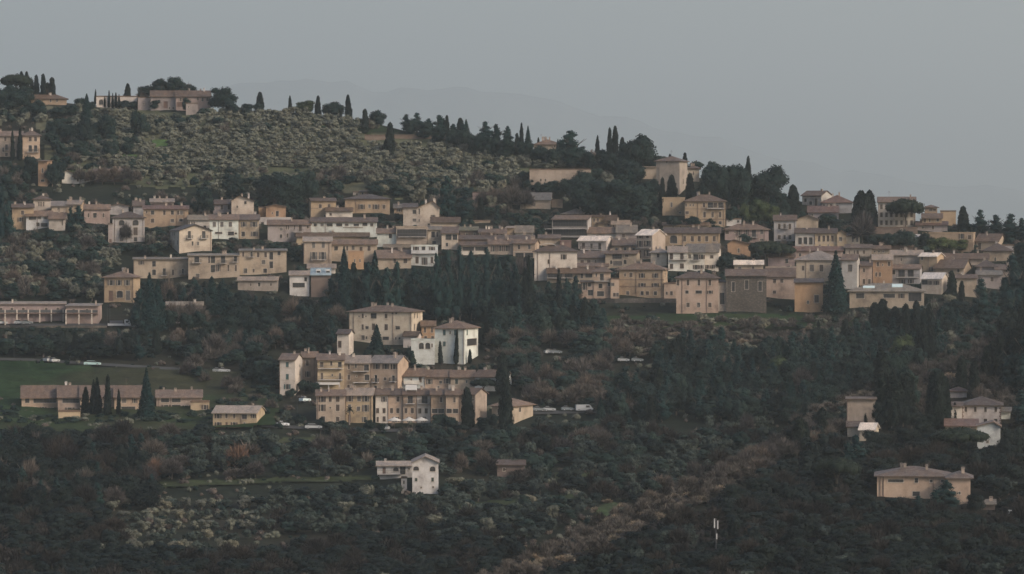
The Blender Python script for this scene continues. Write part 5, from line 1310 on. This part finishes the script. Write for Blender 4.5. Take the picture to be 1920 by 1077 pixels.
fill([(130,212),(420,214),(540,214),(620,222),(760,254),(860,262),(960,282),(1040,296),(1110,302),(1110,318),(990,322),(985,352),(880,358),(700,352),(560,320),(420,335),(300,345),(240,330),(130,300)], 18.5, 8.7, dict(olive=.92, oak=.03, dull=.03, bare=.02), (16,22), (24,32), 'olive trees of the upper grove', rows=True)
fill([(-60,196),(130,202),(130,242),(-60,242)], 18, 9, dict(olive=.6, oak=.25, shrub=.15), (13,20), (18,26), 'trees below the hilltop farmhouse')
fill([(-60,300),(68,300),(70,395),(20,395),(-60,395)], 20, 13, dict(oak=.75, bare=.25), (18,28), (20,30), 'dark trees at the left edge')
fill([(90,255),(260,260),(260,300),(110,310)], 21, 11, dict(oak=.5, olive=.35, bare=.2), (20,28), (22,32), 'trees of the upper left slope')
fill([(100,300),(270,300),(560,330),(600,350),(560,378),(260,376),(110,372)], 20, 10, dict(olive=.5, bare=.2, oak=.2, shrub=.15), (13,22), (18,28), 'trees above the left houses')
fill([(590,335),(1000,345),(1060,380),(1040,400),(840,420),(740,372),(600,365)], 20, 10, dict(olive=.3, oak=.35, bare=.35), (18,30), (22,32), 'trees above the town centre')
fill([(1000,345),(1240,330),(1245,410),(1060,408)], 23, 11, dict(oak=.9, olive=.1), (24,34), (28,40), 'dark trees above the town centre')
fill([(1100,300),(1460,340),(1500,410),(1370,420),(1290,372),(1200,345),(1110,318)], 24, 13, dict(oak=.7, bare=.1, cedar=.2), (20,30), (22,32), 'trees around the skyline mansion')
fill([(0,440),(200,450),(205,470),(320,462),(330,480),(250,484),(195,520),(190,568),(-60,568),(-60,440)], 19, 10, dict(oak=.44, bare=.28, olive=.28), (17,30), (22,36), 'garden trees on the left')
fill([(120,400),(210,420),(215,460),(120,455)], 19, 10, dict(oak=.44, bare=.28, olive=.28), (17,30), (22,36), 'garden trees on the left')
fill([(270,400),(340,425),(330,465),(275,465)], 19, 10, dict(oak=.44, bare=.28, olive=.28), (17,30), (22,36), 'garden trees on the left')
fill([(395,440),(560,450),(560,470),(400,472)], 19, 10, dict(oak=.44, bare=.28, olive=.28), (17,30), (22,36), 'garden trees on the left')
fill([(190,568),(300,528),(540,525),(640,560),(640,660),(560,660),(430,690),(430,672),(200,680),(60,672),(-60,668),(-60,624),(190,624)], 19, 10, dict(ilex=.42, oak=.2, cedar=.2, fat_cypress=.06, bare=.12), (22,50), (26,52), 'dark wood on the left')
fill([(-60,612),(195,612),(195,624),(-60,624)], 12, 5, dict(shrub=.6, oak=.4), (8,13), (12,18), 'hedge under the arcade row')
fill([(560,500),(1120,520),(1135,640),(900,650),(900,600),(640,600),(560,580)], 20, 11, dict(oak=.50, cedar=.30, fat_cypress=.12, bare=.08), (32,54), (30,46), 'dark wood below the town centre')
fill([(430,690),(525,690),(525,735),(440,740)], 19, 10, dict(ilex=.42, oak=.2, cedar=.2, fat_cypress=.06, bare=.12), (22,50), (26,52), 'dark wood on the left')
fill([(560,650),(760,655),(900,690),(1000,690),(1000,700),(760,692),(560,668)], 20, 9, dict(oak=.7, shrub=.3), (14,20), (18,26), 'trees between the white villas and the rows')
fill([(900,640),(1210,630),(1180,700),(1200,780),(1000,800),(965,720)], 21, 10, dict(bare=.5, oak=.42, shrub=.08), (22,36), (28,44), 'bare trees right of the rows')
fill([(1135,606),(1600,602),(1640,608),(1640,650),(1500,668),(1200,680),(1130,660)], 20, 10, dict(bare=.60, reed=.12, olive=.16, oak=.12), (12,24), (20,34), 'scrub under the town')
fill([(1150,690),(1270,672),(1400,676),(1500,668),(1640,640),(1760,590),(1860,600),(1800,640),(1740,690),(1600,750),(1500,800),(1000,805),(1180,770)], 21, 10, dict(ilex=.08, oak=.34, cedar=.36, fat_cypress=.08, fir=.10, bare=.02, green=.02), (26,58), (28,58), 'big dark wood on the right')
fill([(1590,580),(1930,560),(1930,620),(1750,700),(1640,720),(1640,640)], 21, 11, dict(oak=.5, bare=.35, olive=.15), (20,32), (22,34), 'trees at the right edge')
fill([(1350,585),(1600,585),(1600,596),(1350,596)], 26, 9, dict(shrub=.6, oak=.4), (8,14), (14,22), 'scrub under the town')
fill([(1010,530),(1130,560),(1135,600),(1010,600)], 20, 11, dict(oak=.50, cedar=.30, fat_cypress=.12, bare=.08), (32,54), (30,46), 'dark wood below the town centre')
fill([(490,790),(600,804),(1000,806),(1450,806),(1440,850),(1340,895),(1140,965),(1100,930),(960,900),(560,900),(290,900),(280,820),(390,812)], 25, 11, dict(ilex=.18, oak=.26, thorn=.12, bare=.10, dull=.30, shrub=.04), (16,40), (24,52), 'trees of the lower slope')
fill([(-60,840),(290,835),(300,900),(280,960),(170,955),(-60,965)], 25, 12, dict(ilex=.55, thorn=.20, bare=.07, cedar=.18), (32,52), (36,54), 'dark wood at the lower left')
fill([(170,960),(300,942),(500,935),(490,1000),(430,1042),(260,1040),(190,1010)], 23, 20, dict(olive=.62, dull=.38), (19,24), (26,36), 'olive trees of the lower rows', rows=True)
fill([(480,936),(960,905),(1130,945),(1010,1020),(700,1005),(500,1010)], 25, 12, dict(dull=.46, olive=.06, ilex=.28, oak=.10, thorn=.10), (20,32), (30,44), 'olive trees of the lower slope', rows=True)
fill([(-60,966),(180,960),(250,1045),(480,1045),(700,1010),(1000,1030),(900,1090),(-60,1110)], 27, 11, dict(ilex=.60, thorn=.40), (22,36), (34,54), 'scrub along the bottom')
fill([(-60,820),(280,818),(280,836),(-60,840)], 27, 11, dict(ilex=.60, thorn=.40), (22,36), (34,54), 'scrub along the bottom')
# near ridge
fill([(880,1096),(1000,1044),(1150,972),(1340,898),(1440,856),(1440,885),(1340,935),(1160,1018),(1000,1085),(900,1120)], 17, 7, dict(reed=.22, bare=.63, thorn=.15), (18,30), (22,34), 'dry scrub on the ridge crest', near=True)
fill([(1340,958),(1440,905),(1560,845),(1700,850),(1930,850),(1930,1000),(1300,1000)], 29, 11, dict(ilex=.66, thorn=.30, dull=.04), (20,46), (28,64), 'dark trees of the near ridge', near=True)
fill([(1000,1112),(1160,1040),(1300,975),(1300,1000),(1930,990),(1930,1110),(900,1120)], 29, 11, dict(ilex=.66, thorn=.30, dull=.04), (20,46), (28,64), 'dark trees of the near ridge', near=True)
fill([(1640,735),(1780,680),(1930,600),(1930,800),(1880,800),(1800,735),(1740,790),(1650,800)], 21, 11, dict(bare=.82, reed=.10, oak=.08), (18,30), (24,36), 'bare trees of the near ridge', near=True)
fill([(330,645),(440,640),(445,750),(405,735),(350,708)], 19, 10, dict(oak=.4, bare=.6), (20,32), (22,34), 'trees beside the lawn')
fill([(1480,790),(1600,742),(1660,730),(1660,760),(1590,770),(1500,812)], 20, 9, dict(bare=.8, reed=.2), (16,26), (24,34), 'bare trees of the ridge crest', near=True)
fill([(1330,905),(1440,852),(1560,806),(1600,815),(1480,868),(1350,918)], 20, 9, dict(bare=.75, reed=.25), (26,38), (30,44), 'bare trees of the ridge crest', near=True)
fill([(-60,772),(400,772),(400,800),(-60,804)], 20, 8, dict(oak=.5, shrub=.3, olive=.2), (12,20), (20,30), 'bushes around the housing row')
fill([(430,700),(525,745),(525,800),(400,808),(400,770),(440,745)], 24, 10, dict(oak=.5, shrub=.3, bare=.2), (14,26), (22,34), 'bushes around the housing row')
fill([(0,395),(380,380),(600,372),(900,400),(1240,400),(1500,410),(1900,440),(1900,540),(1500,560),(1100,540),(700,500),(300,480),(0,440)], 13, 7, dict(oak=.55, bare=.3, shrub=.15), (10,19), (13,22), 'small trees between the houses')
fill([(1650,724),(1700,710),(1718,784),(1652,784)], 24, 12, dict(fat_cypress=.5, oak=.5), (44,80), (30,44), 'dark clump between the ridge villas', near=True)
fill([(1880,640),(1960,600),(1960,745),(1890,740)], 22, 14, dict(ilex=.7, fat_cypress=.3), (50,80), (40,60), 'tall dark trees at the right edge', near=True)
fill([(1900,500),(1960,500),(1960,640),(1885,620)], 22, 14, dict(oak=.6, cedar=.4), (40,60), (36,50), 'tall dark trees at the right edge')
fill([(1630,845),(1900,845),(1900,880),(1640,876)], 26, 9, dict(dull=.8, oak=.2), (14,19), (24,32), 'olive trees of the near ridge', near=True)
fill([(1440,830),(1600,790),(1600,850),(1480,860)], 29, 11, dict(ilex=.66, thorn=.30, dull=.04), (20,46), (28,64), 'dark trees of the near ridge', near=True)

fill([(1945,455),(2500,520),(2500,600),(1960,700),(1945,700)], 40, 18, dict(oak=.6, bare=.2, cedar=.2), (28,50), (40,60), 'x', near=False)
fill([(1945,610),(2500,480),(2500,1120),(1945,1120)], 42, 19, dict(ilex=.6, thorn=.4), (28,50), (44,66), 'x', near=True)
fill([(-560,235),(-62,215),(-62,1110),(-560,1110)], 40, 18, dict(ilex=.4, oak=.3, dull=.2, thorn=.1), (26,46), (40,60), 'x', near=False)
# which plants become trees of their own: the largest of each kind in the picture
CAP = dict(dull=110, ilex=120, thorn=80, olive=185, oak=80, cedar=140, fat_cypress=90, fir=60, bare=180, green=30, shrub=120, reed=80, cypress=100)
bykind = {}
for q in PLANTS: bykind.setdefault(q[0], []).append(q)
rest = {}
for kd, lst in sorted(bykind.items()):
    vis = [q for q in lst if -20 < q[1] < 1940 and q[3] < 1090]
    vis.sort(key=lambda q: -(q[4] * (q[3] - q[2])))
    ind = vis[:CAP.get(kd, 0)]; ids = {id(q) for q in ind}
    for q in ind: tree(kd, q[1], q[2], q[3], q[4], near=q[6], group=q[5])
    for q in lst:
        if id(q) not in ids: rest.setdefault(q[0], []).append(q)

def place(lowmesh, H_, W_, p, w_, h, rs):
    V, Q, T = lowmesh; a = rs.uniform(0, 6.28); c, s = math.cos(a), math.sin(a)
    R = np.array([[c, -s, 0], [s, c, 0], [0, 0, 1]])
    V2 = (V * np.array([w_/W_, w_/W_, h/H_])) @ R.T + np.array(p)
    return V2, Q, np.clip(T + rs.normal() * .18, 0, 1)
STUFFN = dict(green='green_trees', dull='olive_grove', ilex='holm_wood', thorn='thorn_thicket', olive='olive_grove', oak='woodland', cedar='conifer_wood', fat_cypress='cypress_wood', fir='fir_wood', bare='bare_thicket', shrub='undergrowth', reed='dry_brush', cypress='cypress_wood')  # the holm and thorn masses wear the shade-darkened oak and twig colours
STUFFL = dict(green='light green trees of the woods', dull='rest of the shade-dulled olives of the lower slope', ilex='shade-darkened evergreen wood of the lower slope', thorn='shade-darkened leafless thickets of the lower slope', olive='rest of the grey-green olive grove', oak='far dark evergreen woodland of the slope', cedar='far ragged conifer woodland', fat_cypress='far wood of cypresses', fir='far wood of firs', bare='leafless brown thickets on the slope', shrub='low dark undergrowth on the slope', reed='pale dry brush on the ridge')
nrs = np.random.RandomState(3)
for kd, lst in sorted(rest.items()):
    H_, W_, cr, tk, low, mat = KINDS[kd]; parts = []
    for q in lst:
        p = at(q[1], q[3], q[6]); s = F / p.y
        parts.append(place(low[nrs.randint(len(low))], H_, W_, (p.x, p.y, p.z - .2), q[4]/s, (q[3]-q[2])/s, nrs))
    V, Q, T = join(parts)
    o = link_mesh(STUFFN[kd], np_mesh(STUFFN[kd], V, Q, LM[mat], T)); tag(o, STUFFL[kd], 'trees', None, 'stuff')
# ground cover: small tufts over all of the hillside
def cover(name, n, xr, yfn, near, mats, label, szr=(.7, 1.9)):
    lowv = KINDS['shrub'][4]
    groups = {m_: [] for m_ in mats}
    k = 0
    while k < n:
        x = frs.uniform(*xr); y0, y1 = yfn(x)
        if y1 <= y0: continue
        y = frs.uniform(y0, y1); k += 1
        if not near and is_near(x, y - 8): continue
        if inpoly([(-60,682),(200,694),(470,702),(510,735),(470,760),(300,725),(-60,725)], x, y): continue
        if any(a - 3 < x < b + 3 and f - 20 < y < f + 4 for (a, b, t, f) in HOUSES): continue
        if 1110 < x < 1620 and 588 < y < 612 and frs.random() < .8: continue
        p = at(x, y, near); h = frs.uniform(*szr)
        groups[frs.choice(mats)].append(place(lowv[frs.randrange(4)], 2.4, 3.4, (p.x, p.y, p.z - .15), h * frs.uniform(1.2, 2.2), h, nrs))
    for m_, parts in groups.items():
        V, Q, T = join(parts)
        tag(link_mesh(name, np_mesh(name, V, Q, LM[m_], T)), label, 'ground cover', None, 'stuff')
cover('ground_cover', 5200, (-60, 1980), lambda x: (interp(SKYL, x) + 3, 1100), False, ['oak', 'olive', 'bare'], 'low scrub and grass tufts on the hillside')
cover('ground_cover', 1500, (900, 1980), lambda x: (interp(CREST, x) + 2, 1100), True, ['ilex', 'thorn'], 'low scrub on the near ridge')
# ---------------------------------------------------------------- vehicles and small things
M_CAR = {}
def carmat(c):
    if c not in M_CAR: M_CAR[c] = plain('car_paint', c, 0.3, 0.05)
    return M_CAR[c]
M_TYRE = plain('tyre', (.03,.03,.03), 0.8); M_RIM = plain('rim', (.3,.3,.3), 0.5)
M_LAMP = plain('headlight_glass', (.6,.6,.6), 0.2)
def car(x, yb, col, label, rz=0.0, ln=3.4, van=False):
    p = at(x, yb); p.y -= 1.5; r = empty('parked_car', p + Vector((0, 0, .15)), rz); tag(r, label, 'car', 'cars parked on the hillside roads')
    h = 1.8 if van else 1.35; hw = .78; L_ = ln / 2
    def loft(prof, inset, name, mat):
        m = MB(); n = len(prof)
        for s_ in (-1, 1):
            for (px, pz) in prof: m.v.append((px, s_ * (hw - inset * (1 if pz > .9 else 0)), pz))
        for i in range(n):
            j = (i + 1) % n; m.f.append((i, j, n + j, n + i)); m.m.append(0)
        m.f.append(tuple(range(n))); m.m.append(0); m.f.append(tuple(n + i for i in reversed(range(n)))); m.m.append(0)
        return m.build(name, mat, r)
    if van: body = [(-L_,.25),(L_,.25),(L_,.8),(L_-.25,1.0),(L_-.9,h),(-L_,h)]
    else: body = [(-L_,.25),(L_,.25),(L_,.65),(L_-.1,.75),(L_-1.05,.9),(-L_+.25,.95),(-L_,.85)]
    b = loft(body, .08, 'body', carmat(col))
    if not van:
        loft([(L_-1.1,.905),(L_-1.75,h-.06),(-L_+.75,h-.06),(-L_+.2,.955)], .14, 'side_glass', M_GLASS)
        m = MB(); m.box(-L_+.8, -hw+.16, h-.055, L_-1.8, hw-.16, h); m.build('car_roof', carmat(col), r)
    else:
        m = MB(); m.box(L_-2.0, -hw-.01, 1.05, L_-1.0, hw+.01, 1.6); m.build('side_glass', M_GLASS, r)
    for sx in (-L_ + .8, L_ - .8):
        for sy in (-hw + .02, hw - .22):
            m = MB(); m.tube((sx, sy - .02, .32), (sx, sy + .22, .32), .32, .32, 10); w_ = m.build('wheel', M_TYRE, r)
            m = MB(); m.tube((sx, sy - .04, .32), (sx, sy + .24, .32), .18, .18, 8); m.build('rim', M_RIM, w_)
    for sy in (-.62, .62):
        m = MB(); m.box(L_ - .03, sy - .14, .58, L_ + .015, sy + .14, .72); m.build('headlight', M_LAMP, r)
WHT, SIL, GRY = (.27,.28,.285), (.14,.155,.16), (.12,.14,.15)
car(92, 679, WHT, 'white car on the lawn road above the tiled housing row, left of a pair', 1.0)
car(102, 680, WHT, 'white car on the lawn road above the tiled housing row, right of a pair', .9)
car(174, 686, (.35,.48,.46), 'pale green estate car alone on the lawn road', -.1, 4.8)
car(365, 696, WHT, 'white car by the bare trees right of the lawn', 1.2)
car(410, 699, SIL, 'silver car on the track below the dark wood, left one', .1)
car(421, 699, WHT, 'white car on the track below the dark wood, right one', .1)
car(572, 754, (.45,.52,.52), 'light car parked uphill from the left end of the front terrace', .9)
car(531, 800, (.55,.56,.57), 'grey-white car under the trees left of the front terrace', .1)
car(588, 805, WHT, 'large white car on the road below the left end of the front terrace', .1, 4.6)
car(724, 807, WHT, 'white car seen end-on below the third house of the front terrace', 1.4)
for i, (x, y, c, l) in enumerate(((1011,772,SIL,'silver car at the left end of the road in the dark valley'),(1030,772,WHT,'white low car on the road in the dark valley'),(1064,771,GRY,'dark car on the road in the dark valley'))): car(x, y, c, l, .1)
car(1095, 772, WHT, 'white van at the right end of the road in the dark valley', .2, 4.8, True)
car(1031, 664, WHT, 'white car in the bare trees right of the pale greenish villa, left one', .3)
car(1043, 664, SIL, 'silver car in the bare trees right of the pale greenish villa, right one', .0)
car(1169, 679, WHT, 'white car at the left edge of the big dark wood', .0)
car(1195, 679, SIL, 'silver car just inside the left edge of the big dark wood', .0)
car(38, 609, WHT, 'white car parked before the pinkish arcade row', .0); car(52, 609, SIL, 'silver car parked before the pinkish arcade row', .0); car(4, 609, WHT, 'white car before the arcade row at the left edge', .3)
# small lorry right of the arcade row
p = at(222, 614); r = empty('small_lorry', p); tag(r, 'small white lorry with a dark load parked right of the arcade row', 'lorry')
m = MB(); m.box(-3.2, -1, .5, 1.8, 1, .75); m.box(-3.2, -1, .751, -3.1, 1, 1.2); m.box(-3.1, -1, .751, 1.7, -.9, 1.15); m.build('flatbed', M_WHITE, r)
m = MB(); m.poly([(1.9,-1,.5),(3.6,-1,.5),(3.6,-1,1.4),(3.1,-1,2.3),(1.9,-1,2.3)]); m.poly([(1.9,1,.5),(1.9,1,2.3),(3.1,1,2.3),(3.6,1,1.4),(3.6,1,.5)])
m.poly([(3.6,-1,.5),(3.6,1,.5),(3.6,1,1.4),(3.6,-1,1.4)]); m.poly([(3.6,-1,1.4),(3.6,1,1.4),(3.1,1,2.3),(3.1,-1,2.3)]); m.poly([(1.9,-1,2.3),(3.1,-1,2.3),(3.1,1,2.3),(1.9,1,2.3)]); m.poly([(1.9,-1,.5),(1.9,-1,2.3),(1.9,1,2.3),(1.9,1,.5)])
m.build('cab', M_WHITE, r); m = MB(); m.box(2.3,-1.012,1.4,3.0,1.012,2.0); m.build('cab_window', M_GLASS, r)
m = MB(); m.box(-2.6,-.8,.76,1.2,.8,2.0); m.build('load', plain('tarpaulin', (.07,.07,.08)), r)
for sx in (-2.2, 2.6):
    for sy in (-.95, .75): m = MB(); m.tube((sx, sy, .42), (sx, sy + .22, .42), .42, .42, 10); m.build('wheel', M_TYRE, r)
# parasols on the terrace
for i, (x, l) in enumerate(((740, 'left white parasol in front of the front terrace'), (767.5, 'middle white parasol in front of the front terrace'), (790.5, 'right white parasol in front of the front terrace'))):
    p = at(x, 801); p.y -= 3; r = empty('parasol', p); tag(r, l, 'parasol', 'white parasols at the front terrace')
    m = MB(); m.tube((0,0,-.5),(0,0,2.7),.05,.05,6); m.build('pole', M_WOOD, r)
    m = MB(); n = 8; R_ = 2.0
    for k in range(n):
        a0, a1 = 2*PI*k/n + .39, 2*PI*(k+1)/n + .39
        m.poly([(R_*math.cos(a0),R_*math.sin(a0),2.0),(R_*math.cos(a1),R_*math.sin(a1),2.0),(0,0,2.85)])
        m.poly([(R_*math.cos(a0),R_*math.sin(a0),2.0),(R_*math.cos(a0),R_*math.sin(a0),1.8),(R_*math.cos(a1),R_*math.sin(a1),1.8),(R_*math.cos(a1),R_*math.sin(a1),2.0)])
    m.build('canopy', M_CANVAS, r)
# garden walls
def wall_thing(x0, x1, yt, yb, mat, label, near=None):
    m = MB(); a_, b_ = at(x0, yb, near), at(x1, yb, near); s = F / a_.y; h = (yb - yt) / s
    n = max(2, int((x1 - x0) / 25)); prev = None
    for i in range(n):
        p0 = at(x0 + (x1 - x0) * i / n, yb, near); p1 = at(x0 + (x1 - x0) * (i + 1) / n, yb, near)
        for (dy, o) in ((0, 0),):
            m.poly([(p0.x,p0.y,p0.z-3),(p1.x,p1.y,p1.z-3),(p1.x,p1.y,p1.z+h),(p0.x,p0.y,p0.z+h)])
            m.poly([(p0.x,p0.y,p0.z+h),(p1.x,p1.y,p1.z+h),(p1.x,p1.y+.5,p1.z+h),(p0.x,p0.y+.5,p0.z+h)])
            m.poly([(p1.x,p1.y+.5,p1.z-3),(p0.x,p0.y+.5,p0.z-3),(p0.x,p0.y+.5,p0.z+h),(p1.x,p1.y+.5,p1.z+h)])
    m.poly([(a_.x,a_.y,a_.z-3),(a_.x,a_.y,a_.z+h),(a_.x,a_.y+.5,a_.z+h),(a_.x,a_.y+.5,a_.z-3)])
    m.poly([(b_.x,b_.y,b_.z-3),(b_.x,b_.y+.5,b_.z-3),(b_.x,b_.y+.5,b_.z+h),(b_.x,b_.y,b_.z+h)])
    tag(m.build('retaining_wall', mat), label, 'wall')
wall_thing(1095, 1268, 560, 568, wallmat('stone'), 'long greyish terrace wall under the peach houses')
wall_thing(1150, 1600, 603, 607, wallmat('stone'), 'long low stone wall across the grass below the town')
wall_thing(-60, 200, 611, 615, wallmat('stone'), 'low kerb wall in front of the pinkish arcade row')
wall_thing(760, 1000, 803, 808, wallmat('stone'), 'low stone wall below the right end of the front terrace')
wall_thing(20, 150, 456, 462, wallmat('stone'), 'dark garden wall under the ochre tower-topped house')
wall_thing(203, 272, 458, 462, wallmat('stone'), 'dark garden wall under the square grey villa')
wall_thing(120, 400, 822, 825, wallmat('stone'), 'low stone wall under the yellow farmhouse and housing row')
for (a_,b_,y_,l_) in ((268,300,315,'short pale terrace wall in the olive grove, the leftmost'),(322,358,313,'short pale terrace wall in the olive grove, upper middle'),(330,398,331,'long pale terrace wall low in the olive grove'),(440,480,316,'short pale terrace wall in the middle of the olive grove')):
    wall_thing(a_, b_, y_-1.6, y_, wallmat('pale'), l_)
# street lamps
def lamp(x, yt, yb, label):
    p = at(x, yb); s = F / p.y; h = (yb - yt) / s; r = empty('street_lamp', p); tag(r, label, 'street lamp', 'street lamps on the slope')
    m = MB(); m.tube((0,0,-.5),(0,0,h),.06,.04,6); m.build('post', M_IRON, r)
    m = MB(); m.tube((0,0,h),(.9,0,h+.15),.05,.04,5); m.box(.7,-.12,h+.08,1.25,.12,h+.2); m.build('lamp_head', M_IRON, r)
lamp(557, 744, 778, 'street lamp left of the front terrace'); lamp(201, 574, 608, 'street lamp by the lorry, left one'); lamp(206, 574, 608, 'street lamp by the lorry, right one')
lamp(26, 634, 672, 'street lamp beside the lawn road at the left edge'); lamp(41, 586, 616, 'street lamp before the arcade row'); lamp(1181, 643, 680, 'street lamp at the left edge of the big dark wood'); lamp(347, 662, 690, 'street lamp by the bare trees right of the lawn')
# mobile phone mast on the near ridge
p = at(1343, 1040, True); s = F / p.y; h = (1040 - 972) / s; r = empty('antenna_mast', p); tag(r, 'thin mast with pale antenna panels on the dark near ridge', 'antenna mast')
m = MB(); m.tube((0,0,-1),(0,0,h),.10,.06,6); m.build('pole', M_IRON, r)
for (dx, z0, z1) in ((-.32, h - 2.0, h - .1), (.32, h - 2.2, h - .5), (.12, h - 4.2, h - 3.1)):
    m = MB(); m.box(dx - .13, -.30, z0, dx + .13, -.16, z1); m.box(dx - .02, -.16, z0 + .4, dx + .02, .02, z0 + .5); m.build('antenna_panel', M_RIM, r)
# utility cabinet
p = at(1898, 968, True); r = empty('utility_cabinet', p); tag(r, 'pale utility cabinet near the right edge below the outhouse', 'cabinet')
m = MB(); m.box(-.6,-.4,-.5,.6,.4,1.1); m.box(-.7,-.5,1.1,.7,.5,1.25); m.build('housing', wallmat('cool'), r); m = MB(); m.box(-.45,-.43,.1,.45,-.402,1.0); m.build('door', M_SH['grey'], r)
# roads that show
def road(name, pts, wpx, mat=M_ROAD):
    V = []; Q = []
    fine = []
    for (x0, y0), (x1, y1) in zip(pts, pts[1:]):
        n = max(1, int(abs(x1 - x0) / 10))
        for k in range(n): fine.append((x0 + (x1-x0)*k/n, y0 + (y1-y0)*k/n))
    fine.append(pts[-1])
    for (x, y) in fine:
        for d in (wpx/2, -wpx/2):
            p = at(x, y + d); V.append((p.x, p.y - .3, p.z + .35))
    for i in range(len(fine) - 1): Q.append((2*i, 2*i+2, 2*i+3, 2*i+1))
    tag(link_mesh(name, np_mesh(name, np.array(V), np.array(Q), mat, None)), kind='structure')
road('road', [(-60,674),(60,677),(200,686),(360,696),(430,700)], 5)
road('road', [(490,800),(600,806),(760,810),(1000,776),(1120,774)], 6)
road('road', [(-60,611),(190,611),(260,614)], 4)

# ---------------------------------------------------------------- describing the trees
def words(s): return len(s.split())
def rel(t):
    best = None
    for (nm, lx, ly) in LAND:
        d = math.hypot((t['x'] - lx) / 1.0, ((t['yb'] + t['yt']) / 2 - ly) * 1.3)
        if best is None or d < best[0]: best = (d, nm, lx, ly)
    d, nm, lx, ly = best; dx, dy = t['x'] - lx, (t['yb'] + t['yt']) / 2 - ly
    far = ''
    if abs(dx) > abs(dy) * 1.2: w_ = f"{far}{'right' if dx > 0 else 'left'} of"
    else: w_ = f"{far}{'below' if dy > 0 else 'above'}"
    return f"{w_} {nm}"
ORD = ['first','second','third','fourth','fifth','sixth','seventh','eighth','ninth','tenth','eleventh','twelfth','thirteenth','fourteenth','fifteenth','sixteenth','seventeenth','eighteenth','nineteenth','twentieth'] + ['twenty-' + q for q in ('first','second','third','fourth','fifth','sixth','seventh','eighth','ninth')] + ['thirtieth'] + ['thirty-' + q for q in ('first','second','third','fourth','fifth','sixth','seventh','eighth','ninth')] + ['fortieth'] + ['forty-' + q for q in ('first','second','third','fourth','fifth','sixth','seventh','eighth','ninth')]
base = {}
for t in TREES:
    if t['label']: tag(t['o'], t['label'], NAMES[t['k']][1]); continue
    if t['group'] and t['k'] in ('olive', 'shrub', 'reed'):
        tag(t['o'], DESC[t['k']] + ' among the ' + t['group'].replace('olive trees', 'terraces').replace('dry scrub', 'brush'), NAMES[t['k']][1], t['group'] + (' (shrubs)' if t['k'] in ('shrub','reed') else ' (olives)'))
        continue
    L_ = DESC[t['k']] + ' ' + rel(t)
    base.setdefault(L_, []).append(t)
for L_, ts in base.items():
    if len(ts) == 1: tag(ts[0]['o'], L_, NAMES[ts[0]['k']][1], 'trees of the hill'); continue
    ts.sort(key=lambda t: t['x'])
    for i, t in enumerate(ts):
        d = DESC[t['k']]; rest_ = L_[len(d):]
        o_ = ORD[i] if i < 49 else None
        if o_: lab = f"{o_} {d} from left,{rest_}"
        else:
            j = len(ts) - 1 - i; lab = f"{ORD[j] if j < 49 else 'inner'} {d} from right,{rest_}"
        tag(t['o'], lab, NAMES[t['k']][1], 'trees of the hill')

# ---------------------------------------------------------------- haze
m = bpy.data.materials.new('haze'); m.use_nodes = True; nt = m.node_tree; nt.nodes.clear()
out = nt.nodes.new('ShaderNodeOutputMaterial'); pv = nt.nodes.new('ShaderNodeVolumePrincipled')
pv.inputs['Color'].default_value = (.93, 1.0, .96, 1); pv.inputs['Density'].default_value = HAZE_DENSITY; pv.inputs['Anisotropy'].default_value = 0.36
nt.links.new(pv.outputs[0], out.inputs['Volume'])
g = MB(); g.box(-22000, -200, FLOOR - 6, 22000, 50000, 2100); o = g.build('haze', m)
tag(o, 'thin grey-blue haze over the whole valley', 'haze', None, 'stuff')
